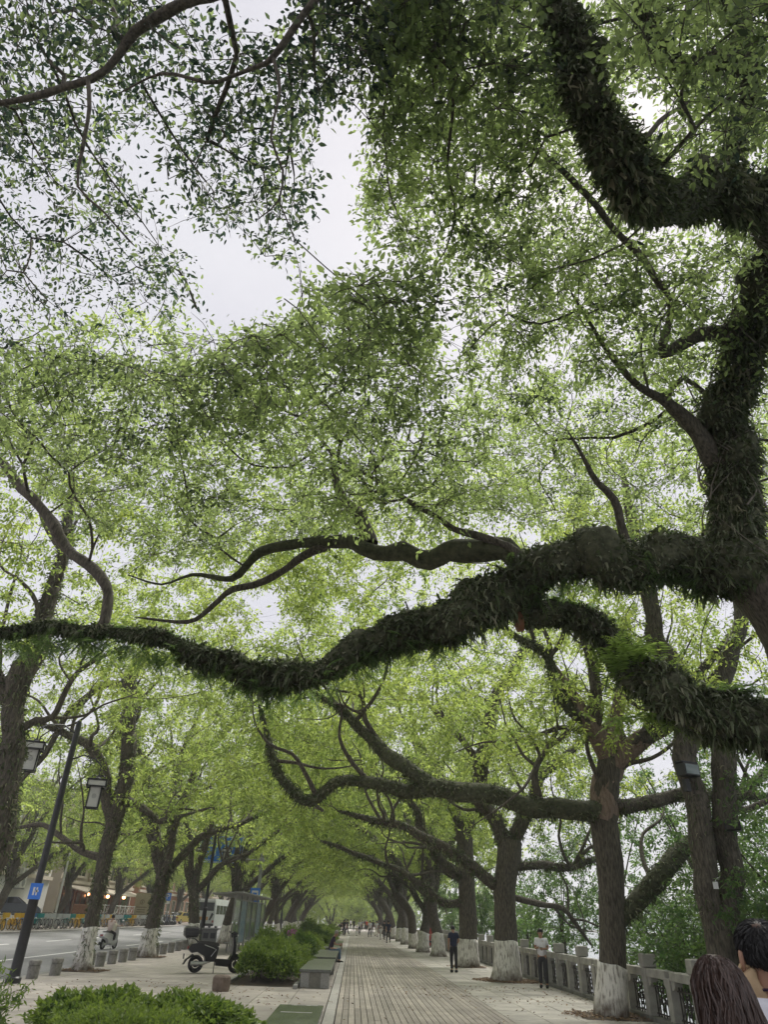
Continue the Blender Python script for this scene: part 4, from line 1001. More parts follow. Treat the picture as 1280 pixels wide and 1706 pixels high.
for k, (y, w) in enumerate([(50.5, 'second black street lamp along the kerb, in front of the blue direction sign'), (78, 'third black street lamp along the kerb, beyond the bus shelter'), (105, 'farthest black street lamp along the kerb')]):
    lamp_post(w, -9.45, y, 6.8, [(-8.6, y, 5.3), (-10.3, y, 5.3)], 'street lamps along the kerb')

# direction sign gantry with bus-stop plate
gx, gy = -7.05, 57.5
gt = thing('sign_gantry', 'grey steel gantry pole carrying a blue direction sign and a bus-stop plate', 'road sign', (gx, gy, 0))
MB().lathe([(.26, 0), (.26, .06), (.15, .1), (.145, 2.5), (.11, 6.9)], 14).build('pole', 'grey_metal', gt, True)
for z in (5.35, 6.72):
    MB().tube([(0, 0, z), (-4.9, 0, z + .04)], .045, 8).build('gantry_arm', 'grey_metal', gt, True); MB().box((-.18, -.18, z - .12), (.18, .18, z + .12), ch=.02).build('clamp', 'grey_metal', gt)
sg = MB().box((-4.75, -.10, 5.05), (-1.5, -.06, 6.85)).build('sign_panel', 'blue_sign', gt)
b = MB()
for a_, c_ in (((-4.72, 5.08), (-1.53, 5.12)), ((-4.72, 6.78), (-1.53, 6.82)), ((-4.72, 5.08), (-4.68, 6.82)), ((-1.57, 5.08), (-1.53, 6.82))):
    b.box((a_[0], -.108, a_[1]), (c_[0], -.101, c_[1]))
b.build('sign_border', 'sign_white', sg)
text_part('人民', .46, 'sign_white', sg, (-4.15, -.105, 6.28), FACE_CAM); text_part('Renmin', .26, 'sign_white', sg, (-4.15, -.105, 5.93), FACE_CAM)
text_part('江滨步', .42, 'sign_white', sg, (-4.05, -.105, 5.55), FACE_CAM); text_part('Jiangbin', .2, 'sign_white', sg, (-4.1, -.105, 5.22), FACE_CAM)
MB().prism([(-3.05, 5.95), (-2.85, 6.1), (-2.85, 6.0), (-2.3, 6.0), (-2.3, 5.9), (-2.85, 5.9), (-2.85, 5.8)], -.109, -.101).prism([(-2.35, 6.0), (-2.35, 6.5), (-2.25, 6.5), (-2.25, 5.9)], -.1085, -.1015).build('sign_arrow', 'sign_white', sg)
bp = MB().box((-.55, -.20, 2.55), (.15, -.16, 3.5)).build('bus_stop_plate', 'blue_sign', gt)
MB().box((-.43, -.208, 2.72), (.03, -.2, 3.33)).build('pictogram_ground', 'sign_white', bp)
MB().prism([(-.36, 2.95), (-.04, 2.95), (-.04, 3.12), (-.1, 3.2), (-.36, 3.2)], -.214, -.2085).build('bus_pictogram', 'blue_sign', bp)
MB().box((-.52, -.2, 2.1), (.12, -.165, 2.52)).build('timetable_plate', 'white_paint', gt)

# bus shelter
sh = thing('bus_shelter', 'long glazed bus shelter with a flat roof beside the kerb', 'bus shelter', (-6.75, 42, 0))
SL = 14.5
rf = MB().prism([(-.75, 2.66), (.85, 2.78), (.85, 2.85), (-.75, 2.74)], -.4, SL + .4).build('roof', 'shelter_metal', sh)
for k in range(7):
    yy = k*SL/6; MB().box((.38, yy - .045, 0), (.47, yy + .045, 2.72), ch=.01).build('post', 'shelter_metal', sh)
for k in range(6):
    y0 = k*SL/6 + .05; y1 = (k + 1)*SL/6 - .05
    MB().box((.415, y0, .45), (.43, y1, 2.45)).build('glass_panel', 'poster' if k in (1, 4) else 'glass', sh)
    MB().box((.40, y0, 2.45), (.45, y1, 2.52)).box((.40, y0, .38), (.45, y1, .45)).build('panel_rail', 'shelter_metal', sh)
for k in range(4):
    y0 = 1.5 + k*3.2; MB().box((-.15, y0, .42), (.2, y0 + 1.9, .47), ch=.01).box((-.02, y0 + .2, 0), (.06, y0 + .26, .42)).box((-.02, y0 + 1.6, 0), (.06, y0 + 1.66, .42)).build('bench_seat', 'shelter_metal', sh)
# litter bin
p = gnd(345, 1582); lb = thing('litter_bin', 'grey litter bin with dark openings beside the second street lamp', 'litter bin', (p[0], p[1], 0), .2)
MB().box((-.42, -.2, .06), (.42, .2, .95), ch=.02).build('bin_body', 'bin_grey', lb); MB().box((-.47, -.25, .95), (.47, .25, 1.05), ch=.02).build('lid', 'bin_grey', lb)
for sx in (-1, 1): MB().box((sx*.2 - .14, -.207, .55), (sx*.2 + .14, -.2, .82)).build('opening', 'sign_dark', lb); MB().box((sx*.35 - .04, -.15, 0), (sx*.35 + .04, .15, .06)).build('foot', 'sign_dark', lb)

# kerb bollards
bp_ = [(52, 1630), (90, 1625), (147, 1613), (165, 1610), (185, 1606), (203, 1602.5), (219, 1599.5), (258, 1592), (271, 1589.5), (284, 1586.5), (296, 1584), (306, 1581.5)]
bm1 = MB().lathe([(.165, -.05), (.165, .06), (.172, .3), (.15, .305), (.15, .33), (.178, .335), (.176, .43), (.15, .455)], 14).mesh('bollard_body', 'bollard_stone', True)
bm2 = MB().lathe([(.152, .304), (.152, .331)], 14).mesh('groove_band', 'stone_fence_dark')
NUM = ['first', 'second', 'third', 'fourth', 'fifth', 'sixth', 'seventh', 'eighth', 'ninth', 'tenth', 'eleventh', 'twelfth', 'thirteenth', 'fourteenth', 'fifteenth', 'sixteenth', 'seventeenth', 'eighteenth', 'nineteenth', 'twentieth']
for k, q in enumerate(bp_):
    w = gnd(*q); t = thing('bollard', 'low round stone bollard on the kerb edge, %s from the near left' % NUM[k], 'bollard', (max(min(w[0], -8.75), -9.5), w[1], 0), rng.uniform(0, 6), 'stone bollards along the kerb')
    inst('bollard_body', bm1, t); inst('groove_band', bm2, t)

# benches between the walkway and the beds
def make_bench(label, x, y, L_, group='stone benches along the walkway'):
    t = thing('stone_bench', label, 'bench', (x, y, 0), 0, group)
    n = 4
    for k in range(n):
        MB().box((-.46, k*L_/n + .013, .385), (.46, (k + 1)*L_/n - .013, .46 + rng.uniform(-.001, .001)), ch=.008).build('top_slab', 'bench_top', t)
    for k in range(1, n): MB().box((-.455, k*L_/n - .012, .40), (.455, k*L_/n + .012, .4625)).build('mortar_joint', 'granite_light', t)
    for yy in (.06, L_ - .36):
        MB().box((-.42, yy, 0), (-.17, yy + .3, .383), ch=.01).build('leg', 'bench_granite', t); MB().box((.17, yy, 0), (.42, yy + .3, .383), ch=.01).build('leg', 'bench_granite', t)
        MB().box((-.168, yy + .02, 0), (.168, yy + .28, .383)).build('leg_panel', 'bench_inset', t)
    return t
q0 = gnd(466, 1673, .09); q1 = gnd(540, 1673, .09)
t = thing('stone_slab', 'low polished dark green stone slab on the paving, cut by the bottom edge', 'stone slab', ((q0[0] + q1[0])/2, q0[1] - 2.4, 0)); hw_ = (q1[0] - q0[0])/2
MB().box((-hw_, -2.0, .055), (hw_, 2.4, .09), ch=.006).build('top', 'slab_dark', t); MB().box((-hw_ + .02, -1.98, -.01), (hw_ - .02, 2.38, .054)).build('base', 'stone_fence_dark', t)
MB().box((-hw_*.45, 2.30, .0905), (hw_*.75, 2.35, .092)).box((-hw_*.35, 2.27, .0905), (-hw_*.2, 2.38, .0922)).box((hw_*.25, 2.27, .0905), (hw_*.42, 2.38, .0922)).build('pale_inlay', 'granite_light', t); MB().box((-hw_*.7, .95, .0905), (hw_*.62, 1.05, .092)).build('pale_inlay', 'granite_light', t)
make_bench('dark green stone bench in front of the first big shrub bed', -1.03, 24.0, 6.2)
make_bench('dark green stone bench on which the man in the purple shirt sits', -1.05, 31.6, 7.2)
make_bench('dark green stone bench beyond the seated man', -1.05, 41.5, 5.0)
make_bench('farthest dark green stone bench along the walkway', -1.05, 50, 5.0)
q = gnd(367, 1651); t = thing('stone_drum', 'squat round brown stone seat beside the first shrub bed', 'stone', (q[0], q[1], 0))
MB().lathe([(.21, -.02), (.235, .05), (.245, .2), (.235, .31), (.2, .345)], 18).build('drum', 'brown_stone', t, True); MB().lathe([(.19, .346), (.16, .36)], 18).build('top_disc', 'brown_stone', t)

# balustrade along the river
fn = thing('river_balustrade', 'weathered stone balustrade with iron grilles running along the river', 'balustrade', (FENCE_X, 0, 0))
S = 1.33; y0 = 18.8 - 8*S
post_c = MB().box((-.13, -.13, 0), (.13, .13, .99), ch=.012).box((-.15, -.15, 1.0), (.15, .15, 1.27), ch=.02).box((-.10, -.10, .985), (.10, .10, 1.005)).mesh('capped_post', 'stone_fence')
post_p = MB().box((-.12, -.12, 0), (.12, .12, .86), ch=.012).mesh('post', 'stone_fence')
rail_m = MB().box((-.11, .125, .82), (.11, S - .125, .99), ch=.012).prism([(.125, .82), (.30, .82), (.30, .74), (.22, .66), (.125, .66)], -.085, .085, 'x').prism([(S - .125, .82), (S - .30, .82), (S - .30, .74), (S - .22, .66), (S - .125, .66)], -.085, .085, 'x').mesh('rail', 'stone_fence')
sill_m = MB().box((-.14, .0, -.05), (.14, S, .10), ch=.012).mesh('plinth', 'stone_fence_dark')
bb = MB()
for k in range(6): bb.box((-.012, .28 + k*.154 - .010, .1), (.012, .28 + k*.154 + .010, .74))
bb.wheel((0, S/2, .42), .13, .014, 'x', 14, 4).wheel((0, S/2, .42), .06, .012, 'x', 10, 4)
bb.box((-.014, .2, .14), (.014, S - .2, .17)).box((-.014, .2, .64), (.014, S - .2, .67)); bb.tube([(0, .3, .2), (0, S/2, .6), (0, S - .3, .2)], .012, 4).tube([(0, .3, .6), (0, S/2, .24), (0, S - .3, .6)], .012, 4)
gr_m = bb.mesh('iron_grille', 'iron')
for k in range(56):
    yy = y0 + k*S
    if k % 2 == 0: inst('capped_post', post_c, fn, (0, yy, 0))
    else: inst('post', post_p, fn, (0, yy, .003))
    inst('rail', rail_m, fn, (0, yy, 0)); inst('iron_grille', gr_m, fn, (0, yy, 0)); inst('plinth', sill_m, fn, (0, yy, .0))
o = MB().box((-.12, y0 + 56*S, 0), (.12, 200, .99)).build('far_rail', 'stone_fence', fn)

# fittings on the double-stemmed tree
c = aty(1146, 1283, 15.6); t = thing('floodlight', 'black floodlight strapped to the left stem of the double-stemmed tree', 'floodlight', c, .4)
MB().box((-.22, -.14, -.14), (.22, .10, .14), ch=.02).build('housing', 'black_paint', t); MB().box((-.19, -.15, -.10), (.19, -.141, .10)).build('lens', 'glass', t)
MB().tube([(-.2, .02, -.1), (-.15, .16, .2), (.15, .16, .2), (.2, .02, -.1)], .015, 6).build('bracket', 'black_paint', t); MB().box((-.24, -.12, .145), (.24, .12, .165)).build('visor', 'black_paint', t); MB().box((.0, .10, -.42), (.12, .2, -.16)).build('ballast_box', 'black_paint', t)
c = aty(1222, 1376, 15.6); t = thing('loudspeaker', 'black loudspeaker box fixed to the right stem of the double-stemmed tree', 'loudspeaker', c, -.5)
MB().box((-.16, -.12, -.1), (.16, .12, .1), ch=.02).build('cabinet', 'black_paint', t); MB().box((-.13, -.128, -.08), (.13, -.121, .08)).build('grille', 'iron', t); MB().box((-.03, .12, -.03), (.03, .2, .03)).build('mount', 'black_paint', t)
c = aty(1193, 1475, 15.55); t = thing('tree_tag', 'small white plate tied to the double-stemmed tree', 'tag', c); MB().box((-.05, -.015, -.065), (.05, .0, .065)).build('plate', 'sign_white', t); MB().tube([(0, -.005, .06), (.05, .02, .12), (.12, .05, .15)], .005, 4).build('tie', 'sign_white', t)

# parking sign and notice board across the road
p = atx(280, 1494, -23.2); t = thing('parking_sign', 'blue parking sign with white P on a grey post across the road', 'parking sign', (p[0], p[1], .42))
MB().tube([(0, 0, 0), (0, 0, 3.7)], .045, 8).build('post', 'grey_metal', t); s_ = MB().box((-.38, -.09, p[2] - .42 - .42), (.38, -.05, p[2] - .42 + .42)).build('sign_panel', 'blue_sign', t)
text_part('P', .78, 'sign_white', s_, (0, -.095, p[2] - .42), FACE_CAM); MB().box((-.30, -.085, p[2] - 1.2), (.30, -.05, p[2] - .9)).build('small_plate', 'sign_white', t)
mat('beige_board', (.36, .32, .20), .7, (.42, .38, .26), 2); mat('board_text', (.16, .14, .08), .8)
p0 = atx(238, 1497, -24.6); t = thing('notice_board', 'tall beige notice board with brown emblem across the road', 'notice board', (p0[0], p0[1], .42))
MB().box((-.85, -.05, .25), (.85, .05, 3.2), ch=.02).build('board', 'beige_board', t); MB().box((-.8, -.06, 0), (-.65, .06, .25)).build('foot', 'grey_metal', t); MB().box((.65, -.06, 0), (.8, .06, .25)).build('foot', 'grey_metal', t)
MB().wheel((0, -.055, 2.3), .22, .03, 'y', 18, 4).box((-.05, -.06, 2.16), (.05, -.051, 2.44)).build('emblem', 'board_text', t)
for z, w in ((1.78, .62), (1.52, .45), (1.3, .5)): MB().box((-w, -.06, z - .04), (w, -.051, z + .04)).build('text_line', 'board_text', t)
# ------------------------------------------------------------------ vehicles
mat('tyre', (.016, .016, .017), .85, (.03, .03, .03), 12)
mat('gloss_black', (.014, .014, .016), .28, (.022, .022, .024), 5)
mat('silver', (.45, .45, .46), .35, (.55, .55, .56), 8, metal=.7)
mat('seat_vinyl', (.03, .028, .027), .5, (.05, .047, .045), 8)
mat('mirror', (.7, .72, .74), .12, metal=.9)
mat('pearl_white', (.62, .61, .62), .3, (.70, .69, .70), 3)
mat('red_lens', (.25, .02, .015), .3)
mat('teal', (.015, .24, .23), .5, (.02, .30, .28), 4); mat('yellow', (.68, .42, .02), .5, (.74, .48, .03), 4)
mat('bike_blue', (.03, .16, .36), .5, (.05, .2, .42), 4); mat('bike_white', (.50, .52, .52), .5, (.6, .62, .62), 4); mat('bike_green', (.10, .30, .12), .5, (.13, .36, .15), 4)
mat('bus_white', (.42, .45, .43), .4, (.50, .53, .51), 1); mat('bus_orange', (.45, .22, .06), .5); mat('dark_glass', (.025, .03, .033), .1, spec=.6)
mat('car_blue', (.10, .115, .16), .25, (.13, .145, .19), 1); mat('taxi_yellow', (.55, .42, .05), .3, (.6, .47, .07), 1)

def make_moped(name, label, loc, rz, body, box=True, shield=None, group=None):
    """Electric moped, local +x forward."""
    t = thing(name, label, 'scooter', loc, rz, group); sh_ = shield or body
    for x in (-.58, .66):
        w = bpy.data.objects.new('wheel', None); link(w, t); w.location = (x, 0, .235)
        MB().wheel((0, 0, 0), .185, .05, 'y', 20, 8).build('tyre', 'tyre', w, True)
        MB().tube([(0, -.05, 0), (0, .05, 0)], .09, 12).wheel((0, 0, 0), .13, .018, 'y', 16, 5).build('rim', 'gloss_black' if body != 'pearl_white' else 'silver', w, True)
    MB().prism([(-.88, .62), (-.80, .75), (-.55, .79), (-.05, .72), (.06, .68), (.02, .40), (-.05, .30), (-.30, .31), (-.36, .44), (-.58, .55), (-.76, .52)], -.15, .15).build('body_fairing', body, t)
    MB().prism([(-.06, .30), (.42, .26), (.50, .30), (.46, .36), (-.02, .38)], -.16, .16).prism([(.02, .20), (.40, .17), (.46, .262), (0, .30)], -.12, .12).build('footboard', sh_, t)
    MB().prism([(.40, .30), (.52, .28), (.60, .45), (.58, .80), (.52, 1.0), (.46, 1.0), (.50, .78), (.50, .5)], -.17, .17).build('leg_shield', sh_, t)
    MB().prism([(.42, .95), (.60, .97), (.62, 1.06), (.50, 1.12), (.40, 1.06)], -.11, .11).build('head_cowl', sh_, t)
    MB().ball((.62, 0, .99), (.04, .08, .05)).build('headlight', 'lantern_glass', t, True)
    MB().tube([(.44, -.36, 1.10), (.46, -.18, 1.07), (.48, 0, 1.05), (.46, .18, 1.07), (.44, .36, 1.10)], .016, 6).tube([(.50, 0, 1.0), (.64, 0, .40), (.66, 0, .24)], .03, 8).build('handlebar', 'gloss_black', t, True)
    for s in (-1, 1):
        MB().tube([(.43, s*.36, 1.10), (.445, s*.24, 1.085)], .024, 8).build('grip', 'seat_vinyl', t, True)
        m_ = MB().tube([(.46, s*.25, 1.09), (.47, s*.33, 1.30)], .008, 5).build('mirror_stalk', 'gloss_black', t); MB().ball((.47, s*.35, 1.35), (.02, .075, .05)).build('mirror_glass', 'mirror', m_, True)
    MB().prism([(-.62, .78), (-.55, .85), (-.2, .83), (.02, .80), (.08, .74), (.04, .70), (-.05, .71), (-.55, .77)], -.14, .14).build('seat', 'seat_vinyl', t)
    MB().prism([(.44, .42), (.52, .52), (.70, .51), (.86, .40), (.88, .34), (.72, .46), (.56, .45)], -.07, .07).build('front_mudguard', body, t)
    MB().prism([(-.72, .50), (-.92, .34), (-.98, .22), (-.94, .22), (-.86, .34), (-.66, .46)], -.07, .07).build('rear_mudguard', 'gloss_black', t)
    MB().tube([(-.75, .10, .25), (-.40, .10, .25), (-.10, .10, .33)], [.055, .055, .03], 8).build('motor_cover', 'silver', t, True)
    MB().tube([(-.75, -.10, .25), (-.40, -.10, .25), (-.10, -.10, .33)], [.06, .055, .03], 8).build('swing_arm', 'silver', t, True)
    MB().box((-.89, -.08, .62), (-.86, .08, .70)).build('tail_light', 'red_lens', t)
    MB().box((-.98, -.09, .36), (-.965, .09, .50)).build('number_plate', 'sign_white' if body == 'pearl_white' else 'sign_dark', t)
    MB().tube([(-.02, -.10, .26), (-.04, -.20, .0)], .014, 6).build('kickstand', 'gloss_black', t)
    for s in (-1, 1): MB().tube([(-.40, s*.152, .74), (-.12, s*.156, .66), (-.02, s*.158, .62), (-.16, s*.158, .44)], .012, 5).build('trim_strip', 'silver', t, True)
    if box:
        b_ = MB().box((-1.06, -.2, .93), (-.64, .2, 1.22), ch=.05).build('top_box', 'gloss_black', t); MB().box((-1.075, -.206, 1.06), (-.632, .206, 1.085), ch=.01).box((-.625, -.05, 1.02), (-.60, .05, 1.12)).build('box_seam', 'seat_vinyl', b_)
        MB().tube([(-.50, -.13, .75), (-.72, -.13, .90), (-.98, -.13, .915)], .012, 5).tube([(-.50, .13, .75), (-.72, .13, .90), (-.98, .13, .915)], .012, 5).tube([(-.80, .12, .58), (-.95, .1, .92)], .01, 5).build('rear_rack', 'gloss_black', t)
    return t
make_moped('parked_scooter', 'black electric scooter with rear top box parked beside the shrub bed', (-4.78, 28.7, 0), .34, 'gloss_black').scale = (1.12, 1.12, 1.12)
rp = gnd(178, 1583, -.08); RID = (rp[0], rp[1], road_z(rp[0]))
make_moped('ridden_scooter', 'white scooter ridden along the road by the person in pale pink', RID, math.pi/2 - .22, 'pearl_white', False)

# shared bicycles in a row along the far kerb
BM = {}
def bike_meshes(c):
    if c in BM: return BM[c]
    d = {}
    d['frame'] = MB().tube([(.40, 0, .86), (.05, 0, .40), (-.12, 0, .32)], .028, 6).tube([(-.12, 0, .32), (-.22, 0, .82)], .022, 6).tube([(-.12, 0, .32), (-.52, 0, .33)], .018, 5).tube([(-.20, 0, .70), (-.52, 0, .33)], .014, 5).tube([(.38, 0, .95), (.42, 0, .74), (.53, 0, .33)], .02, 6).tube([(.36, 0, .72), (-.18, 0, .58)], .022, 6).mesh('frame', c)
    d['mudguard'] = MB().prism([(-.86, .30), (-.82, .52), (-.66, .66), (-.48, .69), (-.30, .62), (-.31, .60), (-.48, .67), (-.65, .64), (-.80, .51), (-.84, .30)], -.03, .03).mesh('mudguard', c)
    wc = c if c in ('yellow',) else 'silver'
    d['tyre'] = MB().wheel((0, 0, 0), .31, .022, 'y', 16, 5).mesh('tyre', 'tyre')
    b = MB().wheel((0, 0, 0), .275, .013, 'y', 16, 4)
    for k in range(6):
        a = k*math.pi/6; b.tube([(.27*math.cos(a), 0, .27*math.sin(a)), (-.27*math.cos(a), 0, -.27*math.sin(a))], .004, 3)
    d['rim'] = b.tube([(0, -.04, 0), (0, .04, 0)], .03, 6).mesh('rim', wc)
    d['saddle'] = MB().prism([(-.36, .88), (-.34, .95), (-.2, .93), (-.06, .92), (-.08, .89), (-.2, .87)], -.07, .07).mesh('saddle', 'seat_vinyl')
    b = MB().box((.44, -.16, .74), (.74, .16, .76))
    for z in (.82, .90, .98):
        b.box((.44, -.175, z), (.76, -.165, z + .03)).box((.44, .165, z), (.76, .175, z + .03)).box((.75, -.165, z), (.76, .165, z + .03)).box((.44, -.165, z), (.45, .165, z + .03))
    for k in range(4): b.box((.46 + k*.08, -.172, .76), (.48 + k*.08, -.167, 1.0)).box((.46 + k*.08, .167, .76), (.48 + k*.08, .172, 1.0)).box((.752, -.13 + k*.08, .76), (.757, -.11 + k*.08, 1.0))
    b.box((.442, -.168, .77), (.752, -.163, .99)).box((.442, .163, .77), (.752, .168, .99)).box((.745, -.16, .77), (.749, .16, .99))
    d['basket'] = b.mesh('basket', c)
    d['skirt_guard'] = MB().prism([(-.80, .36), (-.74, .56), (-.52, .64), (-.34, .56), (-.30, .40), (-.50, .34)], -.045, -.04).prism([(-.80, .36), (-.74, .56), (-.52, .64), (-.34, .56), (-.30, .40), (-.50, .34)], .04, .045).mesh('skirt_guard', c)
    d['handlebar'] = MB().tube([(.22, -.28, 1.06), (.34, -.2, 1.08), (.38, 0, 1.02), (.34, .2, 1.08), (.22, .28, 1.06)], .013, 5).mesh('handlebar', 'gloss_black')
    d['crank'] = MB().tube([(-.12, -.05, .32), (-.12, .05, .32)], .07, 8).tube([(-.12, .06, .32), (-.02, .07, .2)], .012, 4).box((-.06, .07, .18), (.04, .14, .2)).tube([(-.12, -.06, .32), (-.22, -.07, .44)], .012, 4).mesh('crank', 'gloss_black')
    BM[c] = d; return d
def make_bike(label, loc, rz, c):
    t = thing('bicycle', label, 'bicycle', loc, rz, 'shared bicycles parked along the far kerb'); d = bike_meshes(c)
    for k in ('frame', 'mudguard', 'saddle', 'basket', 'handlebar', 'crank', 'skirt_guard'): inst(k, d[k], t)
    for x in (-.52, .53):
        w = bpy.data.objects.new('wheel', None); link(w, t); w.location = (x, 0, .335); inst('tyre', d['tyre'], w); inst('rim', d['rim'], w)
seq = ['bike_green']*2 + ['teal']*3 + ['yellow']*4 + ['bike_blue']*3 + ['teal']*2 + ['bike_white']*6 + ['teal']*2 + ['yellow']*3 + ['teal']*6 + ['bike_white']*2 + ['yellow']*3 + ['bike_white']*4 + ['teal']*3 + ['yellow']*3 + ['bike_white']*8 + ['yellow']*2
cnt = {}; cn = {'bike_green': 'green', 'teal': 'teal', 'yellow': 'yellow', 'bike_blue': 'blue', 'bike_white': 'white'}
def ordinal(n):
    return NUM[n] if n < 20 else 'twenty-' + NUM[n - 20]
yb = 49.0
for c in seq:
    k = cnt.get(c, 0); cnt[c] = k + 1
    make_bike('%s shared bicycle in the far kerbside row, %s %s one from the left' % (cn[c], ordinal(k), cn[c]), (-23.15 + rng.normal(0, .12), yb, .42), rng.normal(-.85, .14), c)
    yb += .78
# mopeds at the far end of the row
for k in range(8):
    make_moped('parked_moped', 'dark moped parked across the road past the bicycles, %s from the left' % NUM[k], (-23.1, yb + .8 + k*1.15, .42), rng.normal(-.2, .12), ['gloss_black', 'bike_white', 'gloss_black', 'car_blue'][k % 4], False, group='mopeds across the road')

def make_car(name, label, cat, loc, rz, paint, sign=False):
    """Saloon car, local +x forward."""
    t = thing(name, label, cat, loc, rz)
    prof = [(-2.2, .35), (-2.25, .75), (-2.1, .95), (-1.5, 1.0), (-1.0, 1.40), (.35, 1.44), (1.05, 1.0), (1.9, .88), (2.2, .65), (2.2, .32)]
    MB().prism(prof, -.86, .86).build('body', paint, t)
    for s in (-1, 1):
        MB().prism([(-1.25, 1.02), (-.92, 1.34), (-.30, 1.37), (-.30, 1.02)], s*.862, s*.872).build('side_window', 'dark_glass', t); MB().prism([(-.22, 1.02), (-.22, 1.37), (.33, 1.38), (.90, 1.02)], s*.862, s*.872).build('side_window', 'dark_glass', t)
        MB().box((2.16, s*.6 - .18, .60), (2.215, s*.6 + .18, .74)).build('headlight', 'lantern_glass', t); MB().box((-2.27, s*.6 - .18, .72), (-2.22, s*.6 + .18, .86)).build('tail_light', 'red_lens', t)
        for x in (-1.38, 1.35):
            w = bpy.data.objects.new('wheel', None); link(w, t); w.location = (x, s*.80, .32)
            MB().wheel((0, 0, 0), .24, .085, 'y', 18, 6).build('tyre', 'tyre', w, True); MB().tube([(0, -.06, 0), (0, .06, 0)], .19, 12).build('rim', 'silver', w)
        MB().box((.75, s*.88 - .02, 1.0), (.9, s*.98 + .02, 1.12), ch=.02).build('wing_mirror', paint, t)
    MB().prism([(.42, 1.41), (1.02, 1.035), (1.06, 1.05), (.46, 1.43)], -.74, .74).build('windscreen', 'dark_glass', t); MB().prism([(-1.05, 1.385), (-1.52, 1.02), (-1.56, 1.035), (-1.09, 1.40)], -.74, .74).build('rear_window', 'dark_glass', t)
    if sign: MB().box((-.4, -.3, 1.45), (-.2, .3, 1.6), ch=.03).build('roof_sign', 'sign_white', t)
    return t
make_car('parked_car', 'slate blue car parked on the far pavement at the left edge', 'car', (-26.0, 60.5, 1.0), .35, 'car_blue')
make_car('taxi', 'yellow car parked across the road left of the bus', 'car', (-24.2, 112, .42), 1.3, 'taxi_yellow', True)
# raised parking ledge under the blue car
o = MB().box((-29.2, 57.0, .4), (-24.6, 63.4, 1.0), ch=.03).build('parking_ledge', 'concrete'); o['kind'] = 'structure'

# bus seen from behind
bx = gnd(337, 1551, -.05); bu = thing('bus', 'pale green and white coach on the road, seen from behind between the trunks', 'bus', (bx[0], bx[1], road_z(bx[0])), -.05)
bz = MB().prism([(-1.25, .35), (-1.25, 2.6), (-1.12, 3.25), (1.12, 3.25), (1.25, 2.6), (1.25, .35)], 0, 10.5); bz.build('body', 'bus_white', bu)
MB().box((-1.05, -.02, 1.95), (1.05, -.003, 2.85)).build('rear_window', 'dark_glass', bu); MB().box((-.75, -.02, .95), (.45, -.003, 1.3)).build('orange_panel', 'bus_orange', bu)
MB().box((-1.2, -.06, .32), (1.2, -.003, .6), ch=.02).build('bumper', 'gloss_black', bu); MB().prism([(.55, 1.0), (.85, 1.75), (1.1, 1.6), (.75, .9)], -.02, -.003).build('vent_grille', 'dark_glass', bu)
MB().box((-1.15, -.03, 3.05), (1.15, -.003, 3.2)).build('marker_bar', 'sign_white', bu)
for s in (-1, 1):
    MB().box((s*1.08 - .1, -.03, .7), (s*1.08 + .1, -.003, .95)).build('tail_light', 'red_lens', bu)
    for k in range(5): MB().box((s*1.252, .6 + k*1.95, 1.6), (s*1.258, 2.35 + k*1.95, 2.55)).build('side_window', 'dark_glass', bu)
    for yy in (2.2, 8.2):
        w = bpy.data.objects.new('wheel', None); link(w, bu); w.location = (s*1.1, yy, .48)
        MB().wheel((0, 0, 0), .36, .13, 'x', 18, 6).build('tyre', 'tyre', w, True); MB().tube([(-.1, 0, 0), (.1, 0, 0)], .26, 12).build('rim', 'silver', w)
# ------------------------------------------------------------------ people
mat('skin', (.36, .20, .13), .55, (.42, .25, .17), 6); mat('hair_black', (.012, .011, .011), .5, (.022, .02, .019), 20); mat('hair_brown', (.04, .024, .018), .42, (.095, .058, .044), 30, stretch=(4, 4, .4)); mat('hair_grey', (.30, .27, .25), .7)
for n_, c_ in (('navy', (.018, .024, .055)), ('white', (.55, .55, .55)), ('black', (.014, .014, .016)), ('dark', (.03, .03, .036)), ('denim', (.10, .16, .25)), ('purple', (.035, .02, .045)), ('red', (.42, .035, .02)), ('orange', (.42, .11, .04)),
               ('pink', (.52, .42, .38)), ('grey', (.20, .20, .21)), ('cream', (.52, .48, .38)), ('charcoal', (.035, .035, .04)), ('brightwhite', (.68, .68, .72)), ('tan', (.40, .29, .17))):
    mat('cloth_' + n_, c_, .85, tuple(min(1, v*1.25) for v in c_), 9, .25, 30)
def skin_mesh(name, P, E, rad, m, levels=1, root=0):
    me = bpy.data.meshes.new(name + '_wire'); me.from_pydata([tuple(p) for p in P], E, [])
    o = bpy.data.objects.new(name, me); col.objects.link(o)
    md = o.modifiers.new('s', 'SKIN'); md.use_smooth_shade = True; o.modifiers.new('u', 'SUBSURF').levels = levels
    if not me.skin_vertices: me.attributes.update()
    for i, sv in enumerate(me.skin_vertices[0].data):
        r = rad[i]; sv.radius = (r, r) if np.isscalar(r) else r; sv.use_root = (i == root)
    dg = bpy.context.evaluated_depsgraph_get(); ne = bpy.data.meshes.new_from_object(o.evaluated_get(dg)); ne.name = name
    bpy.data.objects.remove(o); bpy.data.meshes.remove(me)
    ne.materials.clear(); ne.materials.append(MATS[m]); return ne
POSE = {}
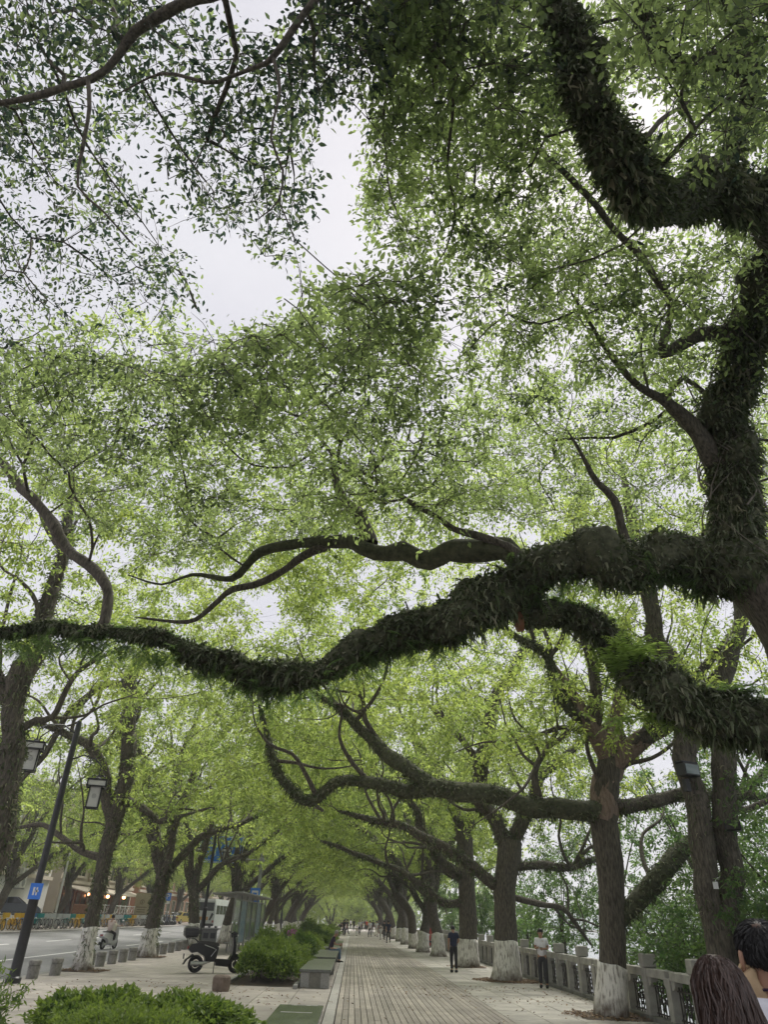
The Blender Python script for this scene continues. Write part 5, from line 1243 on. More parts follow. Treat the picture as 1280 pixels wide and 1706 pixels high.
def pose(name, **k):
    J = dict(pelvis=(0, 0, .93), waist=(0, 0, 1.08), chest=(0, .01, 1.28), neck=(0, .0, 1.44), head=(0, .02, 1.56), crown=(0, .01, 1.665))
    for s, n_ in ((-1, 'l'), (1, 'r')):
        J.update({n_ + 'sho': (s*.175, 0, 1.38), n_ + 'elb': (s*.225, -.03, 1.11), n_ + 'wri': (s*.235, .05, .88), n_ + 'hip': (s*.095, 0, .88), n_ + 'kne': (s*.10, .02, .49), n_ + 'ank': (s*.10, -.02, .08)})
    J.update(k); POSE[name] = {a: np.array(b, float) for a, b in J.items()}
pose('stand')
pose('walk', lkne=(-.10, .17, .51), lank=(-.10, .20, .09), rkne=(.10, -.02, .49), rank=(.10, -.27, .15), lelb=(-.23, -.10, 1.13), lwri=(-.24, -.10, .90), relb=(.23, .06, 1.12), rwri=(.23, .20, .93))
pose('stride', rkne=(.10, .20, .52), rank=(.10, .28, .09), lkne=(-.10, -.05, .49), lank=(-.10, -.32, .17), relb=(.23, -.12, 1.14), rwri=(.24, -.12, .91), lelb=(-.23, .08, 1.12), lwri=(-.22, .24, .96))
pose('phone', head=(0, .07, 1.54), crown=(0, .07, 1.645), relb=(.22, -.02, 1.12), rwri=(.10, .26, 1.14), lelb=(-.22, -.02, 1.12), lwri=(-.06, .27, 1.12))
pose('pocket', head=(0, .09, 1.53), crown=(.0, .12, 1.625), lelb=(-.235, -.06, 1.12), lwri=(-.215, .03, .90), relb=(.23, -.02, 1.12), rwri=(.16, .22, 1.02))
pose('sit', pelvis=(0, 0, .55), waist=(0, .02, .70), chest=(0, .10, .90), neck=(0, .17, 1.05), head=(0, .25, 1.14), crown=(0, .29, 1.24), lsho=(-.17, .13, 1.00), rsho=(.17, .13, 1.00), lelb=(-.21, .18, .74), relb=(.21, .18, .74),
     lwri=(-.07, .42, .72), rwri=(.07, .42, .74), lhip=(-.1, .02, .53), rhip=(.1, .02, .53), lkne=(-.13, .45, .53), rkne=(.13, .45, .53), lank=(-.12, .44, .09), rank=(.12, .44, .09))
pose('ride', pelvis=(0, 0, .86), waist=(0, .02, 1.0), chest=(0, .05, 1.20), neck=(0, .07, 1.35), head=(0, .10, 1.46), crown=(0, .10, 1.565), lsho=(-.17, .06, 1.30), rsho=(.17, .06, 1.30), lelb=(-.26, .22, 1.10), relb=(.26, .22, 1.10),
     lwri=(-.32, .52, 1.10), rwri=(.32, .52, 1.10), lhip=(-.1, .02, .84), rhip=(.1, .02, .84), lkne=(-.13, .42, .72), rkne=(.13, .42, .72), lank=(-.12, .38, .40), rank=(.12, .38, .40))
PM = {}
def person_meshes(ps, short=True):
    key = (ps, short)
    if key in PM: return PM[key]
    J = POSE[ps]; d = {}
    P, E, Rr = [], [], []
    def v(p, r): P.append(p); Rr.append(r); return len(P) - 1
    ids = {}
    for n_, r in (('pelvis', (.12, .085)), ('waist', (.10, .07)), ('chest', (.12, .08)), ('neck', .058), ('head', (.078, .092)), ('crown', (.066, .078))): ids[n_] = v(J[n_], r)
    for a, b in zip(('pelvis', 'waist', 'chest', 'neck', 'head'), ('waist', 'chest', 'neck', 'head', 'crown')): E.append((ids[a], ids[b]))
    for s in 'lr':
        sgn = -1 if s == 'l' else 1
        a = [v(J[s + 'sho'], .058), v(J[s + 'elb'], .042), v(J[s + 'wri'], .028)]; E += [(ids['chest'], a[0]), (a[0], a[1]), (a[1], a[2])]
        fd = J[s + 'wri'] - J[s + 'elb']; fd = fd/np.linalg.norm(fd); pc = J[s + 'wri'] + fd*.05; palm = v(pc, (.036, .02)); E.append((a[2], palm))
        ac = np.cross(fd, [sgn, 0, .2]); ac /= np.linalg.norm(ac) + 1e-6; inw = np.cross(ac, fd)*.6
        for q, ln in ((-.03, .062), (-.010, .072), (.010, .07), (.03, .055)):
            k0 = v(pc + fd*.045 + ac*q, .0095); k1 = v(pc + fd*(.045 + ln*.6) + ac*q*1.05 + inw*.012, .009); k2 = v(pc + fd*(.045 + ln) + ac*q*1.05 + inw*.03, .0075); E += [(palm, k0), (k0, k1), (k1, k2)]
        k0 = v(pc + ac*-.045 + fd*.005, .012); k1 = v(pc + ac*-.062 + fd*.04 + inw*.015, .0095); E += [(palm, k0), (k0, k1)]
        l = [v(J[s + 'hip'], .088), v(J[s + 'kne'], .06), v(J[s + 'ank'], .042)]; toe = v(J[s + 'ank'] + np.array([0, .13, -.04]), .034); E += [(ids['pelvis'], l[0]), (l[0], l[1]), (l[1], l[2]), (l[2], toe)]
    d['body'] = skin_mesh('body', P, E, Rr, 'skin')
    P, E, Rr = [], [], []
    for n_, r in (('pelvis', (.176, .134)), ('waist', (.158, .122)), ('chest', (.178, .128)), ('neck', .066)):
        ids[n_] = v(J[n_] + (np.array([0, 0, -.085]) if n_ == 'pelvis' else np.array([0, 0, -.015]) if n_ == 'neck' else 0), r)
    E += [(0, 1), (1, 2), (2, 3)]
    for s in 'lr':
        t_ = .72 if short else 2; a0 = v(J[s + 'sho'], .074); E.append((2, a0))
        if short: a1 = v(J[s + 'sho']*(.3) + J[s + 'elb']*.7, .062); E.append((a0, a1))
        else: a1 = v(J[s + 'elb'], .056); a2 = v(J[s + 'elb']*.12 + J[s + 'wri']*.88, .04); E += [(a0, a1), (a1, a2)]
    d['shirt'] = skin_mesh('shirt', P, E, Rr, 'cloth_white')
    P, E, Rr = [], [], []
    c0 = v(J['pelvis'] + (J['waist'] - J['pelvis'])*.35, (.150, .116)); c1 = v(J['pelvis'] - (J['waist'] - J['pelvis'])*.15, (.158, .124)); E.append((0, 1))
    for s in 'lr':
        l0 = v(J[s + 'hip'] + np.array([0, 0, -.04]), .100); l1 = v(J[s + 'kne'], .076); l2 = v(J[s + 'ank'] + (J[s + 'kne'] - J[s + 'ank'])*.07, .064); E += [(c1, l0), (l0, l1), (l1, l2)]
    d['trousers'] = skin_mesh('trousers', P, E, Rr, 'cloth_black')
    for s in 'lr':
        a = J[s + 'ank']; d['shoe_' + s] = MB().tube([a + np.array([0, -.07, -.035]), a + np.array([0, .0, -.028]), a + np.array([0, .10, -.038]), a + np.array([0, .20, -.05])], [.045, .052, .048, .028], 10).mesh('shoe', 'cloth_black', True)
    h = J['head']; c = J['crown']; up_ = (c - h)/np.linalg.norm(c - h); m_ = h*.45 + c*.55; fw = np.array([0, 1, 0]) - up_*up_[1]; fw /= np.linalg.norm(fw)
    b = MB().ball((0, 0, 0), (.098, .112, .115), 14, 10); b.v = [tuple(np.array(p)) for p in b.v]
    V = []
    for p in b.v:
        p = np.array(p); k = 1.0
        if p[1] > .03 and p[2] < .055: k = .72            # the face stays free
        if p[2] < -.07: k = .75
        p = p*k; V.append(tuple(m_ + np.array([1, 0, 0])*p[0] + fw*(p[1] - .016) + up_*(p[2] + .012)))
    b.v = V; d['hair'] = b.mesh('hair', 'hair_black', True)
    f = h + up_*.02
    d['face'] = MB().ball(tuple(f + fw*.105), (.014, .018, .02), 6, 5).ball(tuple(f + fw*.09 + up_*.035 + np.array([.035, 0, 0])), (.012, .01, .007), 6, 4).ball(tuple(f + fw*.09 + up_*.035 - np.array([.035, 0, 0])), (.012, .01, .007), 6, 4).ball(tuple(f + fw*.092 - up_*.045), (.025, .01, .007), 6, 4).mesh('face', 'skin', True)
    d['ear'] = MB().ball(tuple(f + up_*.01 + np.array([.09, 0, 0])), (.012, .022, .032), 6, 5).ball(tuple(f + up_*.01 - np.array([.09, 0, 0])), (.012, .022, .032), 6, 5).mesh('ears', 'skin', True)
    PM[key] = d; return d
def person(label, loc, rz, ps, shirt, trousers, shoes='cloth_black', hair='hair_black', s=1.0, short=True, group=None, with_hair=True):
    t = thing('person', label, 'person', loc, rz, group); t.scale = (s, s, s)
    d = person_meshes(ps, short)
    for n_, me in d.items():
        if n_ in ('hair', 'ear') and not with_hair: continue
        o = inst('shoe' if n_.startswith('shoe') else 'ears' if n_ == 'ear' else n_, me, t)
        mm = {'shirt': shirt, 'trousers': trousers, 'hair': hair}.get(n_, shoes if n_.startswith('shoe') else None)
        if mm: o.material_slots[0].link = 'OBJECT'; o.material_slots[0].material = MATS[mm]
    return t
def at_px(u, v): p = gnd(u, v); return (p[0], p[1], 0)
person('man in navy shirt and black trousers standing with bowed head by a white trunk', at_px(757, 1620), .15, 'pocket', 'cloth_navy', 'cloth_black', s=.97)
wm = aty(912, 1640, 27.2); person('man in white shirt leaning on the balustrade and looking at his phone', (6.42, 27.0, 0), math.pi - .35, 'phone', 'cloth_brightwhite', 'cloth_charcoal', hair='hair_black', s=.98, with_hair=True)
ph = thing('mobile_phone', 'dark mobile phone held by the man in white', 'phone', (6.42 - .10, 27.0 - .33, 1.125), .2); MB().box((-.035, -.07, 0), (.035, .07, .01), ch=.003).build('case', 'gloss_black', ph); MB().box((-.03, -.062, .0102), (.03, .062, .0115)).build('screen', 'dark_glass', ph)
sm = person('seated man in purple shirt and blue jeans bent over his hands on the bench', (-1.0, 38.4, -.04), -math.pi/2 + .1, 'sit', 'cloth_purple', 'cloth_denim', hair='hair_grey', s=1.0)
crowd = [
    ((647, 1571.5), .1, 'walk', 'navy', 'dark', 'man in blue shirt walking away, nearest of the crowd', 1.03), ((640, 1566), .1, 'stride', 'black', 'black', 'person in black just left of the man in blue', 1.0),
    ((634, 1566), .0, 'walk', 'white', 'white', 'small child in white in the crowd', .66), ((627, 1561), -.2, 'stride', 'white', 'cream', 'person dressed all in white in the crowd', .97),
    ((616, 1561.5), .2, 'walk', 'white', 'black', 'person in white top and black trousers at the middle of the crowd', .98), ((621, 1555), .0, 'stride', 'black', 'dark', 'person in black between the two in white', 1.0),
    ((598.5, 1557.5), 3.0, 'walk', 'white', 'black', 'person in white shirt facing us left of the middle of the crowd', 1.0), ((594, 1559), 2.8, 'stand', 'cream', 'white', 'small child in cream beside the person facing us', .6),
    ((589, 1551), .0, 'stride', 'black', 'black', 'person in black farther along the walkway', 1.0), ((578, 1559.5), 1.0, 'walk', 'black', 'black', 'person in black with white shoes near the far benches', 1.0),
    ((573, 1557), -.6, 'stand', 'black', 'dark', 'second person in black near the far benches', .96), ((566, 1555), -1.2, 'sit', 'black', 'black', 'person in black sitting on the far bench', 1.0), ((557, 1551), -1.4, 'sit', 'navy', 'dark', 'person in navy sitting beyond the shrubs', 1.0),
    ((603, 1551), .1, 'walk', 'grey', 'dark', 'person in grey far down the walkway', 1.0), ((608, 1549), .2, 'stride', 'dark', 'black', 'dark-clad person far down the walkway beside the one in grey', 1.0), ((611, 1551), 3.1, 'walk', 'red', 'dark', 'person in dark red top far down the walkway', .98),
    ((631, 1556), .0, 'walk', 'dark', 'dark', 'person in charcoal behind the child in white', 1.0), ((584, 1548), .3, 'walk', 'white', 'dark', 'farthest person in white on the walkway', 1.0)]
for (uv, rz, ps, a, b_, lab, s) in crowd:
    p = at_px(*uv)
    person(lab, (p[0], p[1], 0), rz, ps, 'cloth_' + a, 'cloth_' + b_, 'cloth_white' if 'white shoes' in lab else 'cloth_black', s=s, group='people strolling along the walkway')
p = gnd(716, 1574); person('person in bright red standing between two white trunks', (6.1, 63.3, 0), 2.6, 'stand', 'cloth_red', 'cloth_red', s=.98, short=False)
pc = thing('pushchair', 'small wheeled pushchair beside the person in red', 'pushchair', (6.35, 62.7, 0), .4)
for x in (-.22, .22): MB().wheel((x, .3, .14), .11, .025, 'x', 12, 5).build('wheel', 'tyre', pc); MB().wheel((x, -.25, .14), .11, .025, 'x', 12, 5).build('wheel', 'tyre', pc); MB().tube([(x, .3, .14), (x, -.05, .55), (x, -.45, 1.0)], .014, 5).tube([(x, -.25, .14), (x, .1, .5)], .014, 5).build('frame_side', 'iron', pc)
MB().prism([(-.25, .35), (.2, .38), (.22, .46), (-.2, .45), (-.32, .85), (-.38, .83)], -.2, .2, 'x').build('seat', 'cloth_dark', pc); MB().tube([(-.22, -.45, 1.0), (.22, -.45, 1.0)], .018, 6).build('handle', 'iron', pc)
rd = person('rider in pale pink top and black shorts seen from behind on the white scooter', (RID[0] - .03, RID[1] - .12, RID[2]), -.22, 'ride', 'cloth_pink', 'cloth_black', 'cloth_white', s=1.0, short=False)
bg_ = thing('tote_bag', 'cream cloth bag hanging from the shoulder of the scooter rider', 'bag', (RID[0] + .19, RID[1] - .10, RID[2] + .86), -.22)
MB().prism([(-.06, 0), (.08, .01), (.10, .28), (.05, .36), (-.05, .35), (-.08, .2)], -.09, .06).build('pouch', 'cloth_cream', bg_); MB().tube([(-.04, 0, .33), (-.08, .05, .52), (-.04, .08, .34)], .012, 5).build('strap', 'cloth_cream', bg_)

# ---- the couple passing close by at the right edge
gh = np.random.default_rng(91)
def strands(name, paths, width, m, parent, taper=.25):
    """Flat hair strips along given paths."""
    V, F, o = [], [], 0
    for P in paths:
        P = np.array(P); k = len(P); T = unit(np.gradient(P, axis=0)); out = np.array([0, -1.0, .1]) + gh.normal(0, .5, 3); S_ = unit(np.cross(T, out))
        w = width*gh.uniform(.6, 1.3)*np.linspace(1, taper, k)[:, None]*.5
        V.append(np.stack([P - S_*w, P + S_*w], 1).reshape(-1, 3))
        F += [(o + 2*i, o + 2*i + 1, o + 2*i + 3, o + 2*i + 2) for i in range(k - 1)]; o += 2*k
    F = np.array(F); me = np_mesh(name, np.concatenate(V), F.ravel(), np.full(len(F), 4), None, True); me.materials.append(MATS[m])
    ob = bpy.data.objects.new(name, me); link(ob, parent); return ob
wp = aty(1186, 1590, 3.4)
sc = wp[2]/1.735
wo = person('woman with long dark brown hair seen from behind at the bottom right', (wp[0], wp[1], 0), .12, 'stand', 'cloth_orange', 'cloth_charcoal', s=sc, with_hair=False)
hm = MB(); n_ = 22
prof = [(1.20, .125, .03, -.125), (1.30, .135, .04, -.12), (1.40, .128, .05, -.10), (1.47, .112, .085, -.065), (1.54, .102, .10, -.035), (1.60, .098, .107, -.02), (1.645, .090, .100, -.01), (1.69, .074, .082, -.006), (1.72, .048, .054, -.002), (1.735, .02, .024, .0)]
prof = [(z, rx*(1.1 + .25*max(0, 1.5 - z)), ry*1.05, cy_) for z, rx, ry, cy_ in prof]
for z, rx, ry, cy_ in prof:
    for j in range(n_):
        q = 2*math.pi*j/n_; k = 1 + .03*math.sin(5*q + z*20)
        y_ = cy_ + ry*math.sin(q)*k
        if math.sin(q) > .35 and z < 1.64: y_ = min(y_, .045)
        hm.v.append((rx*math.cos(q)*k, y_, z))
for i in range(len(prof) - 1):
    for j in range(n_): hm.f.append((i*n_ + j, i*n_ + (j + 1) % n_, (i + 1)*n_ + (j + 1) % n_, (i + 1)*n_ + j))
hm.f.append(tuple(range(n_))); hm.f.append(tuple((len(prof) - 1)*n_ + j for j in range(n_)))
hr = hm.build('hair', 'hair_brown', wo, True)
paths = []
for k in range(1700):
    q = gh.uniform(math.pi*.92, math.pi*2.08); z0 = 1.733 - abs(gh.normal(0, .035)); pts = []
    zs = np.linspace(z0, gh.uniform(1.12, 1.32), 12); ph_ = gh.uniform(0, 6.28); off = gh.uniform(.985, 1.07) if k < 1500 else gh.uniform(1.05, 1.2)
    for i, z in enumerate(zs):
        rx = np.interp(z, [p[0] for p in prof], [p[1] for p in prof]); ry = np.interp(z, [p[0] for p in prof], [p[2] for p in prof]); cy_ = np.interp(z, [p[0] for p in prof], [p[3] for p in prof])
        a = q + .09*math.sin(ph_ + z*22) + .05*math.sin(ph_*2 + z*47)
        w_ = off + .02*math.sin(ph_ + z*30); t_ = i/11
        pts.append((rx*w_*math.cos(a) + .026*t_*math.sin(ph_ + z*16), cy_ + ry*w_*math.sin(a) - .004, z))
    paths.append(pts)
strands('hair_strands', paths, .0075, 'hair_brown', hr)
mp_ = aty(1257, 1531, 3.6); sm_ = (mp_[2] - .01)/1.70
ma = person('man with short black hair and white T-shirt seen from behind at the right edge', (mp_[0], mp_[1], 0), .10, 'stand', 'cloth_brightwhite', 'cloth_charcoal', s=sm_, with_hair=False)
hb = MB().ball((0, -.005, 1.605), (.088, .105, .10), 22, 16); V = []
for p in hb.v:
    p = np.array(p)
    if p[1] > .03 and p[2] < 1.63: p[1] = .03 + (p[1] - .03)*.3; p[0] *= .93
    if p[2] < 1.55: p[0] *= .93
    V.append(tuple(p))
hb.v = V; hr2 = hb.build('hair', 'hair_black', ma, True)
paths = []
crown = np.array([-.028, -.055, 1.69])
for k in range(5200):
    d_ = unit(gh.normal(0, 1, 3))
    if d_[2] < -.55 or (d_[1] > .35 and d_[2] < .3): continue
    p = np.array([0, -.005, 1.605]) + d_*np.array([.088, .105, .10])
    rel = p - crown
    if np.linalg.norm(rel) < .028 and gh.uniform() < .6: continue
    flow = rel - d_*rel.dot(d_); flow = unit(flow)*.8 + np.array([0, 0, -.45]) + gh.normal(0, .22, 3) + np.cross(d_, rel)*4
    flow = unit(flow - d_*flow.dot(d_)*.8); ln = gh.uniform(.018, .034)
    paths.append([p*1 + d_*.001, p + d_*.007 + flow*ln*.5, p + d_*.008 + flow*ln])
strands('hair_strands', paths, .0042, 'hair_black', hr2, .3)
mat('scalp', (.10, .062, .045), .7); o = MB().ball(tuple(crown + np.array([.004, .012, -.012])), (.026, .026, .0155), 14, 8).build('crown_spot', 'scalp', ma, True); o['label'] = 'thinning crown showing scalp'
MB().wheel((0, .0, 0), .070, .006, 'y', 22, 6).build('collar', 'cloth_purple', ma, True, (0, .0, 1.452)).rotation_euler = (math.pi/2 - .12, 0, 0)
for s in (-1, 1):
    MB().tube([(s*.088, .012, 1.515), (s*.098, -.004, 1.53), (s*.103, -.012, 1.555), (s*.100, -.008, 1.582), (s*.090, .01, 1.588)], [.008, .010, .010, .010, .007], 8).ball((s*.090, .006, 1.55), (.010, .016, .03), 8, 6).build('ear', 'skin', ma, True)
tp = text_part('N', .17, 'sign_dark', ma, (-.03, -.147, 1.22), FACE_CAM); tp['label'] = 'black letter printed on the back of the shirt'
bgp = aty(1246, 1624, 3.58); t = thing('shoulder_bag', 'tan cloth bag on the shoulder between the couple at the bottom right', 'bag', bgp, -.2)
bb_ = MB().ball((0, 0, -.06), (.06, .035, .085), 18, 12); bb_.v = [(x + .012*math.sin(z*60), y, z + .01*math.sin(x*50)) for x, y, z in bb_.v]; bb_.build('pouch', 'cloth_tan', t, True); MB().tube([(-.045, -.005, -.01), (-.02, .0, .035), (.03, .01, .03), (.05, .02, -.02)], .008, 6).build('strap', 'cloth_tan', t, True)
# ------------------------------------------------------------------ shrubs, plants, fallen leaves
def shrub_meshes(blobs, n, size, seed, m='shrub_leaf', ratio=.5, tlo=.15, thi=.85):
    """Leaves on and just under the surface of overlapping mounds, with short stems."""
    g = np.random.default_rng(seed); P, A, N_, T_ = [], [], [], []
    vol = np.array([b[3]*b[4] for b in blobs], float); cnt_ = (n*vol/vol.sum()).astype(int)
    for (x, y, z, rx, rz_), k in zip(blobs, cnt_):
        d = unit(g.normal(0, 1, (k, 3))); d[:, 2] = np.abs(d[:, 2])*1.0 - .25*(g.uniform(0, 1, k) < .35); r = g.uniform(.5, 1.12, (k, 1))**.5
        lump = 1 + .10*np.sin(d[:, :1]*9 + seed) + .08*np.sin(d[:, 1:2]*11 + 2*seed) + .06*np.sin(d[:, 2:]*13)
        p = np.array([x, y, z]) + d*r*lump*np.array([rx, rx, rz_])
        keep = p[:, 2] > .03; P.append(p[keep]); a = d*.8 + g.normal(0, .55, (k, 3)) + np.array([0, 0, .15]); A.append(a[keep]); nn = d*.7 + g.normal(0, .45, (k, 3)) + np.array([0, 0, .5]); N_.append(nn[keep])
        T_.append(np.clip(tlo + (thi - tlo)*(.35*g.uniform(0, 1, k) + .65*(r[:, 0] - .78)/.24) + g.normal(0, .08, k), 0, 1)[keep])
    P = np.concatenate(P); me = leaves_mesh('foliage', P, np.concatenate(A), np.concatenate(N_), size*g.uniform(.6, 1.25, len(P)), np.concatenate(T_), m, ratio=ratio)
    Vs, Fs = [], []
    for (x, y, z, rx, rz_) in blobs:
        for k in range(9):
            d = unit(g.normal(0, 1, 3)); d[2] = abs(d[2]) + .4
            V, F = tube_np(np.array([[x + d[0]*.05, y + d[1]*.05, 0], [x + d[0]*rx*.4, y + d[1]*rx*.4, max(.05, z*.5 + d[2]*rz_*.3)], [x + d[0]*rx*.75, y + d[1]*rx*.75, z + d[2]*rz_*.7]]), np.array([.014, .010, .004]), 4); Vs.append(V); Fs.append(F)
    return me, quads_mesh('stems', Vs, Fs, 'bark')
def shrub(label, loc, meshes, rz=0.0, s=1.0, name='shrub', group='shrubs in the planting beds', sz=None):
    t = thing(name, label, 'shrub', loc, rz, group); t.scale = (s, s, sz or s)
    o = inst('foliage', meshes[0], t); o['kind'] = 'stuff'; o = inst('stems', meshes[1], t); o['kind'] = 'stuff'; return t
bed = strip('planting_bed', [(-3.55, .012), (-1.62, .012)], 24.2, 110, 'soil')
for k in range(70):
    inst('bed_edging', bpy.data.meshes.get('bed_edging') or MB().box((-.06, -.595, -.05), (.06, .595, .10), ch=.01).mesh('bed_edging', 'bench_granite'), bed, (-1.56, 24.2 + k*1.2, 0)); inst('bed_edging', bpy.data.meshes['bed_edging'], bed, (-3.61, 24.2 + k*1.2, .0))
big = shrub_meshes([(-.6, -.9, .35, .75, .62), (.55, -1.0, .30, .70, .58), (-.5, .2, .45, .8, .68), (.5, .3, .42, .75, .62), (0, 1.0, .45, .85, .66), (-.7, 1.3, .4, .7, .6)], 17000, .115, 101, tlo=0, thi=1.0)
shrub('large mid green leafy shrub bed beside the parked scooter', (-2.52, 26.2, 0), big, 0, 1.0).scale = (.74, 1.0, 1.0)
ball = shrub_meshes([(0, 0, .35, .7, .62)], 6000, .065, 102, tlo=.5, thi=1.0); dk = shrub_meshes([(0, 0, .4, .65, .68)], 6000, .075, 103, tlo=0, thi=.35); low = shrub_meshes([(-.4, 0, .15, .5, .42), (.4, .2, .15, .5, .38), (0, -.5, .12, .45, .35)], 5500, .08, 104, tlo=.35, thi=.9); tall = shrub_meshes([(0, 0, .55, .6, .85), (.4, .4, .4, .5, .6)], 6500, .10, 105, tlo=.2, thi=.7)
shrub('rounded light green clipped shrub behind the first bench', (-2.15, 29.0, 0), ball, 0, 1.05)
shrub('dark round shrub behind the seated man', (-2.15, 33.5, 0), dk, 0, 1.1); shrub('low bright ground shrub along the second bench', (-1.95, 31.2, 0), low, .3, .9)
shrub('tall pale leafy shrub left of the dark round shrub', (-3.4, 32.5, 0), tall, 1, .95); shrub('broad green shrub in the middle of the second bed', (-3.1, 36.5, 0), big, 1.6, .8)
sp_ = [(tall, -3.2, 41.5, .95, 'upright leafy shrub, first beyond the middle bed'), (ball, -2.1, 40.5, 1.0, 'rounded yellow green shrub level with the seated man'), (low, -2.0, 44, 1.1, 'low spreading shrub past the seated man'), (big, -3.0, 47.5, .85, 'wide shrub mass halfway along the beds'),
       (dk, -2.2, 51, 1.1, 'dark round shrub halfway along the beds'), (tall, -3.0, 54.5, 1.15, 'tall loose shrub beyond the halfway mass'), (big, -2.9, 60, .95, 'wide shrub mass near the far benches'), (ball, -2.1, 64, 1.1, 'rounded shrub near the far benches'), (big, -2.8, 70, 1.0, 'farthest wide shrub but one in the beds'), (big, -2.8, 80, 1.05, 'farthest wide shrub in the beds')]
for me_, x, y, s, lab in sp_: shrub(lab, (x, y, 0), me_, x*7, s)
mat('flower', (.30, .10, .22), .7, (.4, .2, .3), 20)
t = thing('flowering_plant', 'small mauve flower head among the shrubs', 'plant', (-2.6, 34.8, 0)); MB().tube([(0, 0, 0), (.03, 0, .8), (0, .02, 1.12)], .012, 5).build('stem', 'bark', t)
pf = MB()
for k in range(60):
    d = unit(gh.normal(0, 1, 3)); c = np.array([0, .02, 1.15]) + d*np.array([.22, .22, .14]); pf.ball(tuple(c), .035, 5, 4)
pf.build('flower_head', 'flower', t)
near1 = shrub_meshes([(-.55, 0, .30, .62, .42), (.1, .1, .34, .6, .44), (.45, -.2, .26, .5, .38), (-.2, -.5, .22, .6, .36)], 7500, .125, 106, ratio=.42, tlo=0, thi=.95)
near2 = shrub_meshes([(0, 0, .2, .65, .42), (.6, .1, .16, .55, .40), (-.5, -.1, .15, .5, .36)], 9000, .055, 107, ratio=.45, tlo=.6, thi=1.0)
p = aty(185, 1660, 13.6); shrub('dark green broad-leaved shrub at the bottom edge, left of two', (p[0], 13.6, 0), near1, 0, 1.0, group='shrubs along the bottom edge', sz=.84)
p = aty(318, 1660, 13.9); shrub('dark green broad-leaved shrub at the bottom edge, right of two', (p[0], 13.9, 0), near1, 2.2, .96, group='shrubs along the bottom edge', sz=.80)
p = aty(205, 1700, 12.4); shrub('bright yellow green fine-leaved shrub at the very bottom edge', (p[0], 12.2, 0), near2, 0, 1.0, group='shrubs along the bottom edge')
# feathery plant at the left edge
g8 = np.random.default_rng(108)
def feather(label, loc, h, n, seed, m, name, size):
    g = np.random.default_rng(seed); t = thing(name, label, 'plant', loc); P, A, N_, Vs, Fs = [], [], [], [], []
    for k in range(n):
        a = g.uniform(0, 6.28); sp = g.uniform(.2, .9); tip = np.array([math.cos(a)*sp, math.sin(a)*sp, h*g.uniform(.55, 1.05)])
        Q = np.array([[0, 0, 0], tip*np.array([.25, .25, .55]), tip*np.array([.65, .65, .92]), tip]); Q, q = catmull(Q, [.009, .007, .005, .002], .08)
        V, F = tube_np(Q, q, 3); Vs.append(V); Fs.append(F)
        for i in range(len(Q)//3, len(Q)):
            for j in range(6): P.append(Q[i] + g.normal(0, .035, 3)); A.append(unit(tip)*.5 + g.normal(0, .8, 3)); N_.append(g.normal(0, .5, 3) + np.array([0, 0, .8]))
    P = np.array(P); o = bpy.data.objects.new('foliage', leaves_mesh('foliage', P, np.array(A), np.array(N_), size*g.uniform(.6, 1.3, len(P)), g.uniform(.2, .9, len(P)), m, ratio=.24)); link(o, t); o['kind'] = 'stuff'
    o = bpy.data.objects.new('stems', quads_mesh('stems', Vs, Fs, 'bark')); link(o, t); o['kind'] = 'stuff'; return t
feather('feathery narrow-leaved plant at the bottom left corner', (-4.3, 9.6, 0), 1.12, 30, 109, 'shrub_leaf', 'feathery_plant', .10)
feather('second feathery plant at the left edge, nearer the lamp post', (-5.5, 12.4, 0), 1.0, 26, 110, 'shrub_leaf', 'feathery_plant', .09)
dk2 = shrub_meshes([(0, 0, .3, .55, .5)], 5000, .07, 111, tlo=0, thi=.5); shrub('dark shrub in the bottom left corner under the feathery plant', (-4.15, 9.2, 0), dk2, 0, 1.0, group='shrubs along the bottom edge')
# fallen leaves and soil round the trunks
def litter(x, y, r, n, seed, pit=True, label='brown fallen leaves'):
    g = np.random.default_rng(seed)
    if pit:
        o = strip('tree_pit', [(x - .75, .006), (x + .75, .006)], y - .8, y + .8, 'soil')
    a = g.uniform(0, 6.28, n); rr = r*np.sqrt(g.uniform(.1, 1, n)); P = np.stack([x + rr*np.cos(a), y + rr*np.sin(a)*.9, np.full(n, .018) + g.uniform(0, .02, n)], 1)
    ax = np.stack([np.cos(a*7), np.sin(a*7), g.normal(0, .2, n)], 1); nr = g.normal(0, .25, (n, 3)) + np.array([0, 0, 1])
    o = bpy.data.objects.new('fallen_leaves', leaves_mesh('fallen_leaves', P, ax, nr, .085*g.uniform(.6, 1.3, n), g.uniform(0, 1, n), 'fallen_leaf')); link(o); o['kind'] = 'stuff'; tag(o, label, 'leaves')
litter(b2[0], b2[1] - .2, 1.25, 1500, 121, True, 'thick brown leaf litter round the second river-row trunk'); litter(b1[0] - .15, b1[1] - .1, 1.1, 500, 122, True, 'brown leaf litter at the foot of the nearest river-row trunk')
litter(b3[0], b3[1], 1.0, 400, 123, True, 'brown leaf litter round the third river-row trunk'); litter(b5[0], b5[1], .9, 300, 124, True, 'fallen leaves round the leaning roadside trunk'); litter(-9.3, 37.4, .9, 250, 125, True, 'fallen leaves round the next roadside trunk')
litter(4.6, 24, 3.2, 260, 126, False, 'sparse fallen leaves scattered over the paving right of the planks'); litter(1.6, 21, 5.0, 90, 127, False, 'few stray fallen leaves on the plank walkway'); litter(-5.5, 21, 4.2, 240, 128, False, 'sparse fallen leaves on the left paving')

